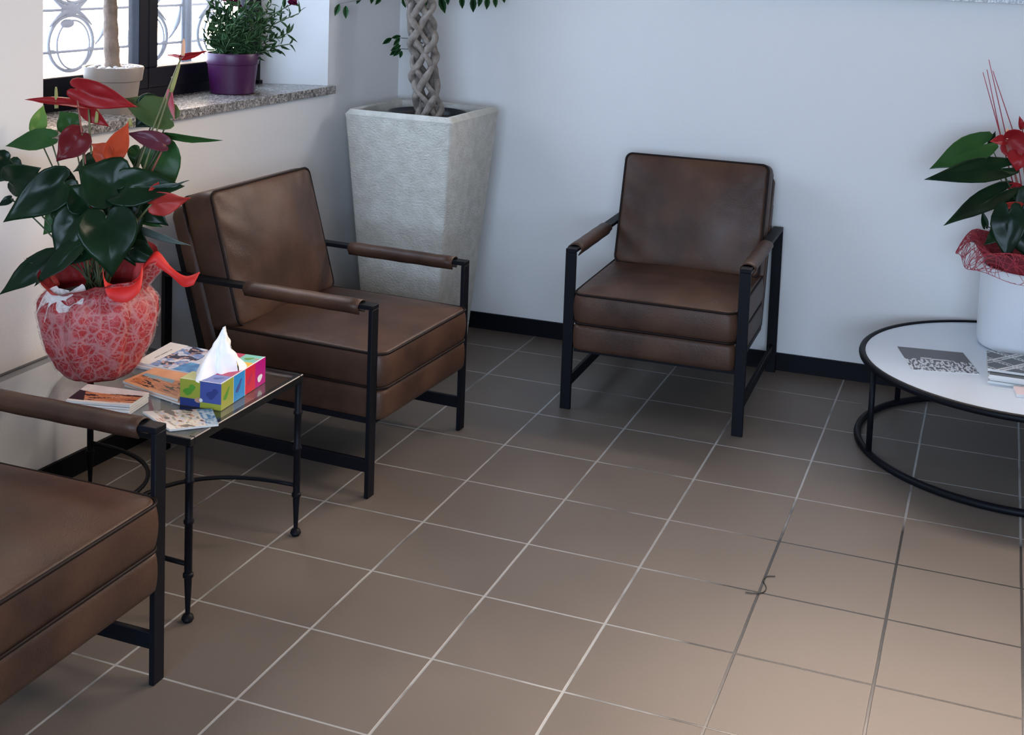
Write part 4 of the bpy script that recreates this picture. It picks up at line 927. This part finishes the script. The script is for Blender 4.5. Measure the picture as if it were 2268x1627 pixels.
t = thing('vase_anthurium', 'red anthurium arrangement in a large white cylinder vase on the round table', 'flower arrangement', VC)
bm = bmesh.new(); lathe(bm, [(0.0, 0.0), (VR-0.020, 0.0), (VR-0.006, 0.006), (VR, 0.022), (VR, VH-0.004), (VR-0.004, VH), (VR-0.010, VH), (VR-0.012, 0.05), (0, 0.05)], 72); o = link('vase', bm, M['white_vase'], t); autosmooth(o, 40)
bm = bmesh.new(); lathe(bm, [(0.0, VH-0.03), (VR-0.012, VH-0.03)], 40); link('soil', bm, M['soil'], t)
tv = (VC-CAM).dot(FW); PV = tv/F
def Vp(x, y, dt=0): return at(x, y, tv+dt)
LV2 = [((2178, 320), (2060, 372), 33, -0.03, -0.05, 0.15, 'leaf_mid'), ((2218, 372), (2050, 394), 29, -0.06, -0.10, 0.3, 'leaf_dark'), ((2222, 425), (2090, 496), 27, -0.06, -0.10, 0.35, 'leaf_dark'), ((2235, 470), (2228, 578), 36, -0.15, -0.18, 0.1, 'leaf_dark'),
       ((2192, 318), (2206, 290), 8, 0.0, 0.0, 0.6, 'leaf_dark'), ((2182, 500), (2176, 466), 8, -0.05, -0.05, 0.3, 'leaf_dark'), ((2262, 480), (2300, 590), 44, -0.14, -0.18, 0.1, 'leaf_dark'), ((2240, 500), (2180, 540), 26, -0.1, -0.12, 0.3, 'leaf_dark'),
       ((2300, 360), (2400, 330), 40, 0, 0, 0.2, 'leaf_mid'), ((2310, 420), (2420, 470), 40, 0, 0, 0.2, 'leaf_dark'), ((2290, 430), (2330, 540), 46, -0.1, -0.14, 0.2, 'leaf_dark'), ((2250, 440), (2215, 480), 30, -0.05, -0.05, 0.2, 'leaf_dark'), ((2262, 450), (2290, 510), 40, 0.02, 0.02, 0.2, 'leaf_dark')]
rt0 = VC+Vector((0, 0, VH))
for k, (p, q, w, d0, d1, roll, mm) in enumerate(LV2):
    P, Q = Vp(*p, d0), Vp(*q, d1); lf = leaf_obj('leaf', t, M[mm], P, Q, w*PV, roll=roll, fold=0.2, droop=0.12, wave=0.03, seed=k*1.3+9, lobes=0.22)
    bm = bmesh.new(); tube(bm, [v-VC for v in qcurve(rt0, (P+rt0)/2+Vector((0, 0, 0.05)), P, 8)], 0.0022, 6); link('leaf_stalk', bm, M['stem_dark'], lf, smooth=True)
FL2 = [((2226, 312), (2192, 312), 13, -0.05, -0.05, 0.6, 'red', ((2230, 308), (2232, 284))), ((2228, 310), (2300, 330), 32, -0.05, -0.08, 0.3, 'red', None), ((2262, 340), (2250, 378), 26, -0.07, -0.08, 0.2, 'red', None), ((2262, 420), (2218, 408), 12, -0.05, -0.05, 0.5, 'red', None),
       ((2262, 456), (2192, 460), 10, -0.10, -0.10, 0.5, 'coral', None), ((2264, 284), (2258, 256), 7, -0.02, -0.02, 0.2, 'red', None)]
for k, (p, q, w, d0, d1, roll, mm, sp) in enumerate(FL2):
    P, Q = Vp(*p, d0), Vp(*q, d1); fl = leaf_obj('spathe', t, M[mm], P, Q, w*PV, roll=roll, fold=0.3, droop=0.12, wave=0.04, seed=k*3.3+70, lobes=0.12)
    bm = bmesh.new(); tube(bm, [v-VC for v in qcurve(rt0, (P+rt0)/2+Vector((0, 0, 0.05)), P, 8)], 0.003, 6); link('flower_stalk', bm, M['stem_red'], fl, smooth=True)
    if sp:
        a, b = Vp(*sp[0], d0), Vp(*sp[1], d0); bm = bmesh.new(); tube(bm, [a-VC, a.lerp(b, .5)-VC, b-VC], [0.006, 0.006, 0.003], 8); link('spadix', bm, M['spadix_peach'], fl, smooth=True)
for p, q in (((2177, 160), (2216, 300)), ((2186, 154), (2214, 290)), ((2190, 132), (2226, 290)), ((2199, 157), (2242, 285))):
    a, b = Vp(*p, 0.02), Vp(*q, 0.02); bm = bmesh.new(); tube(bm, [rt0-VC+Vector((0.0, 0, 0)), b-VC, a-VC], [0.0022, 0.002, 0.0013], 5); link('decor_stick', bm, M['sisal'], t, smooth=True)
# red sisal collar over the vase rim: a web of thin fibres
bm = bmesh.new()
rg = random.Random(11)
def collar(a, s): 
    rad = VR-0.02+s*(0.130+0.035*math.sin(3*a+1.0)); z = VH+0.115*math.sin(s*2.5)-0.060*s+0.010*math.sin(7*a+s*4)
    return Vector((rad*math.cos(a), rad*math.sin(a), z))
for i in range(520):
    a = rg.uniform(PI*0.62, PI*1.9); s = rg.uniform(0, 1); pts = []; aa, ss = a, s; da, dsn = rg.uniform(-0.09, 0.09), rg.uniform(-0.12, 0.12)
    for j in range(7): pts.append(collar(aa, ss)); aa += da; ss = min(1, max(0, ss+dsn)); da += rg.uniform(-0.05, 0.05); dsn += rg.uniform(-0.06, 0.06)
    tube(bm, pts, 0.0009, 4, caps=False)
tag(link('fibre_netting', bm, M['sisal'], t), kind='stuff')
bm = bmesh.new(); na = 60; R2 = []
for j in range(6):
    s = j/5*0.62; R2.append([bm.verts.new(collar(2*PI*k/na, s)+Vector((0, 0, -0.006))) for k in range(na)])
for j in range(5):
    for k in range(na): bm.faces.new((R2[j][k], R2[j][(k+1) % na], R2[j+1][(k+1) % na], R2[j+1][k]))
o = link('red_collar', bm, mat('dark_red_crepe', (0.20, 0.008, 0.018), 0.6, bump=0.6, bump_scale=40), t, smooth=True)

# ------------------------------------------------------------------ the black wire lost on the floor
pts = [on_z(x, y, 0.0022) for x, y in ((1651, 1311), (1668, 1313), (1684, 1313), (1694, 1308), (1697, 1300), (1693, 1291), (1690, 1284), (1694, 1278), (1702, 1275.5), (1717, 1275.5))]
bm = bmesh.new(); c0 = pts[4].copy(); tube(bm, [p-c0 for p in ccurve(pts, 5)], 0.0012, 6)
tag(link('wire', bm, mat('black_wire', (0.01, 0.01, 0.01), 0.5), smooth=True, loc=c0), 'short bent black wire lying on the floor tiles', 'wire')
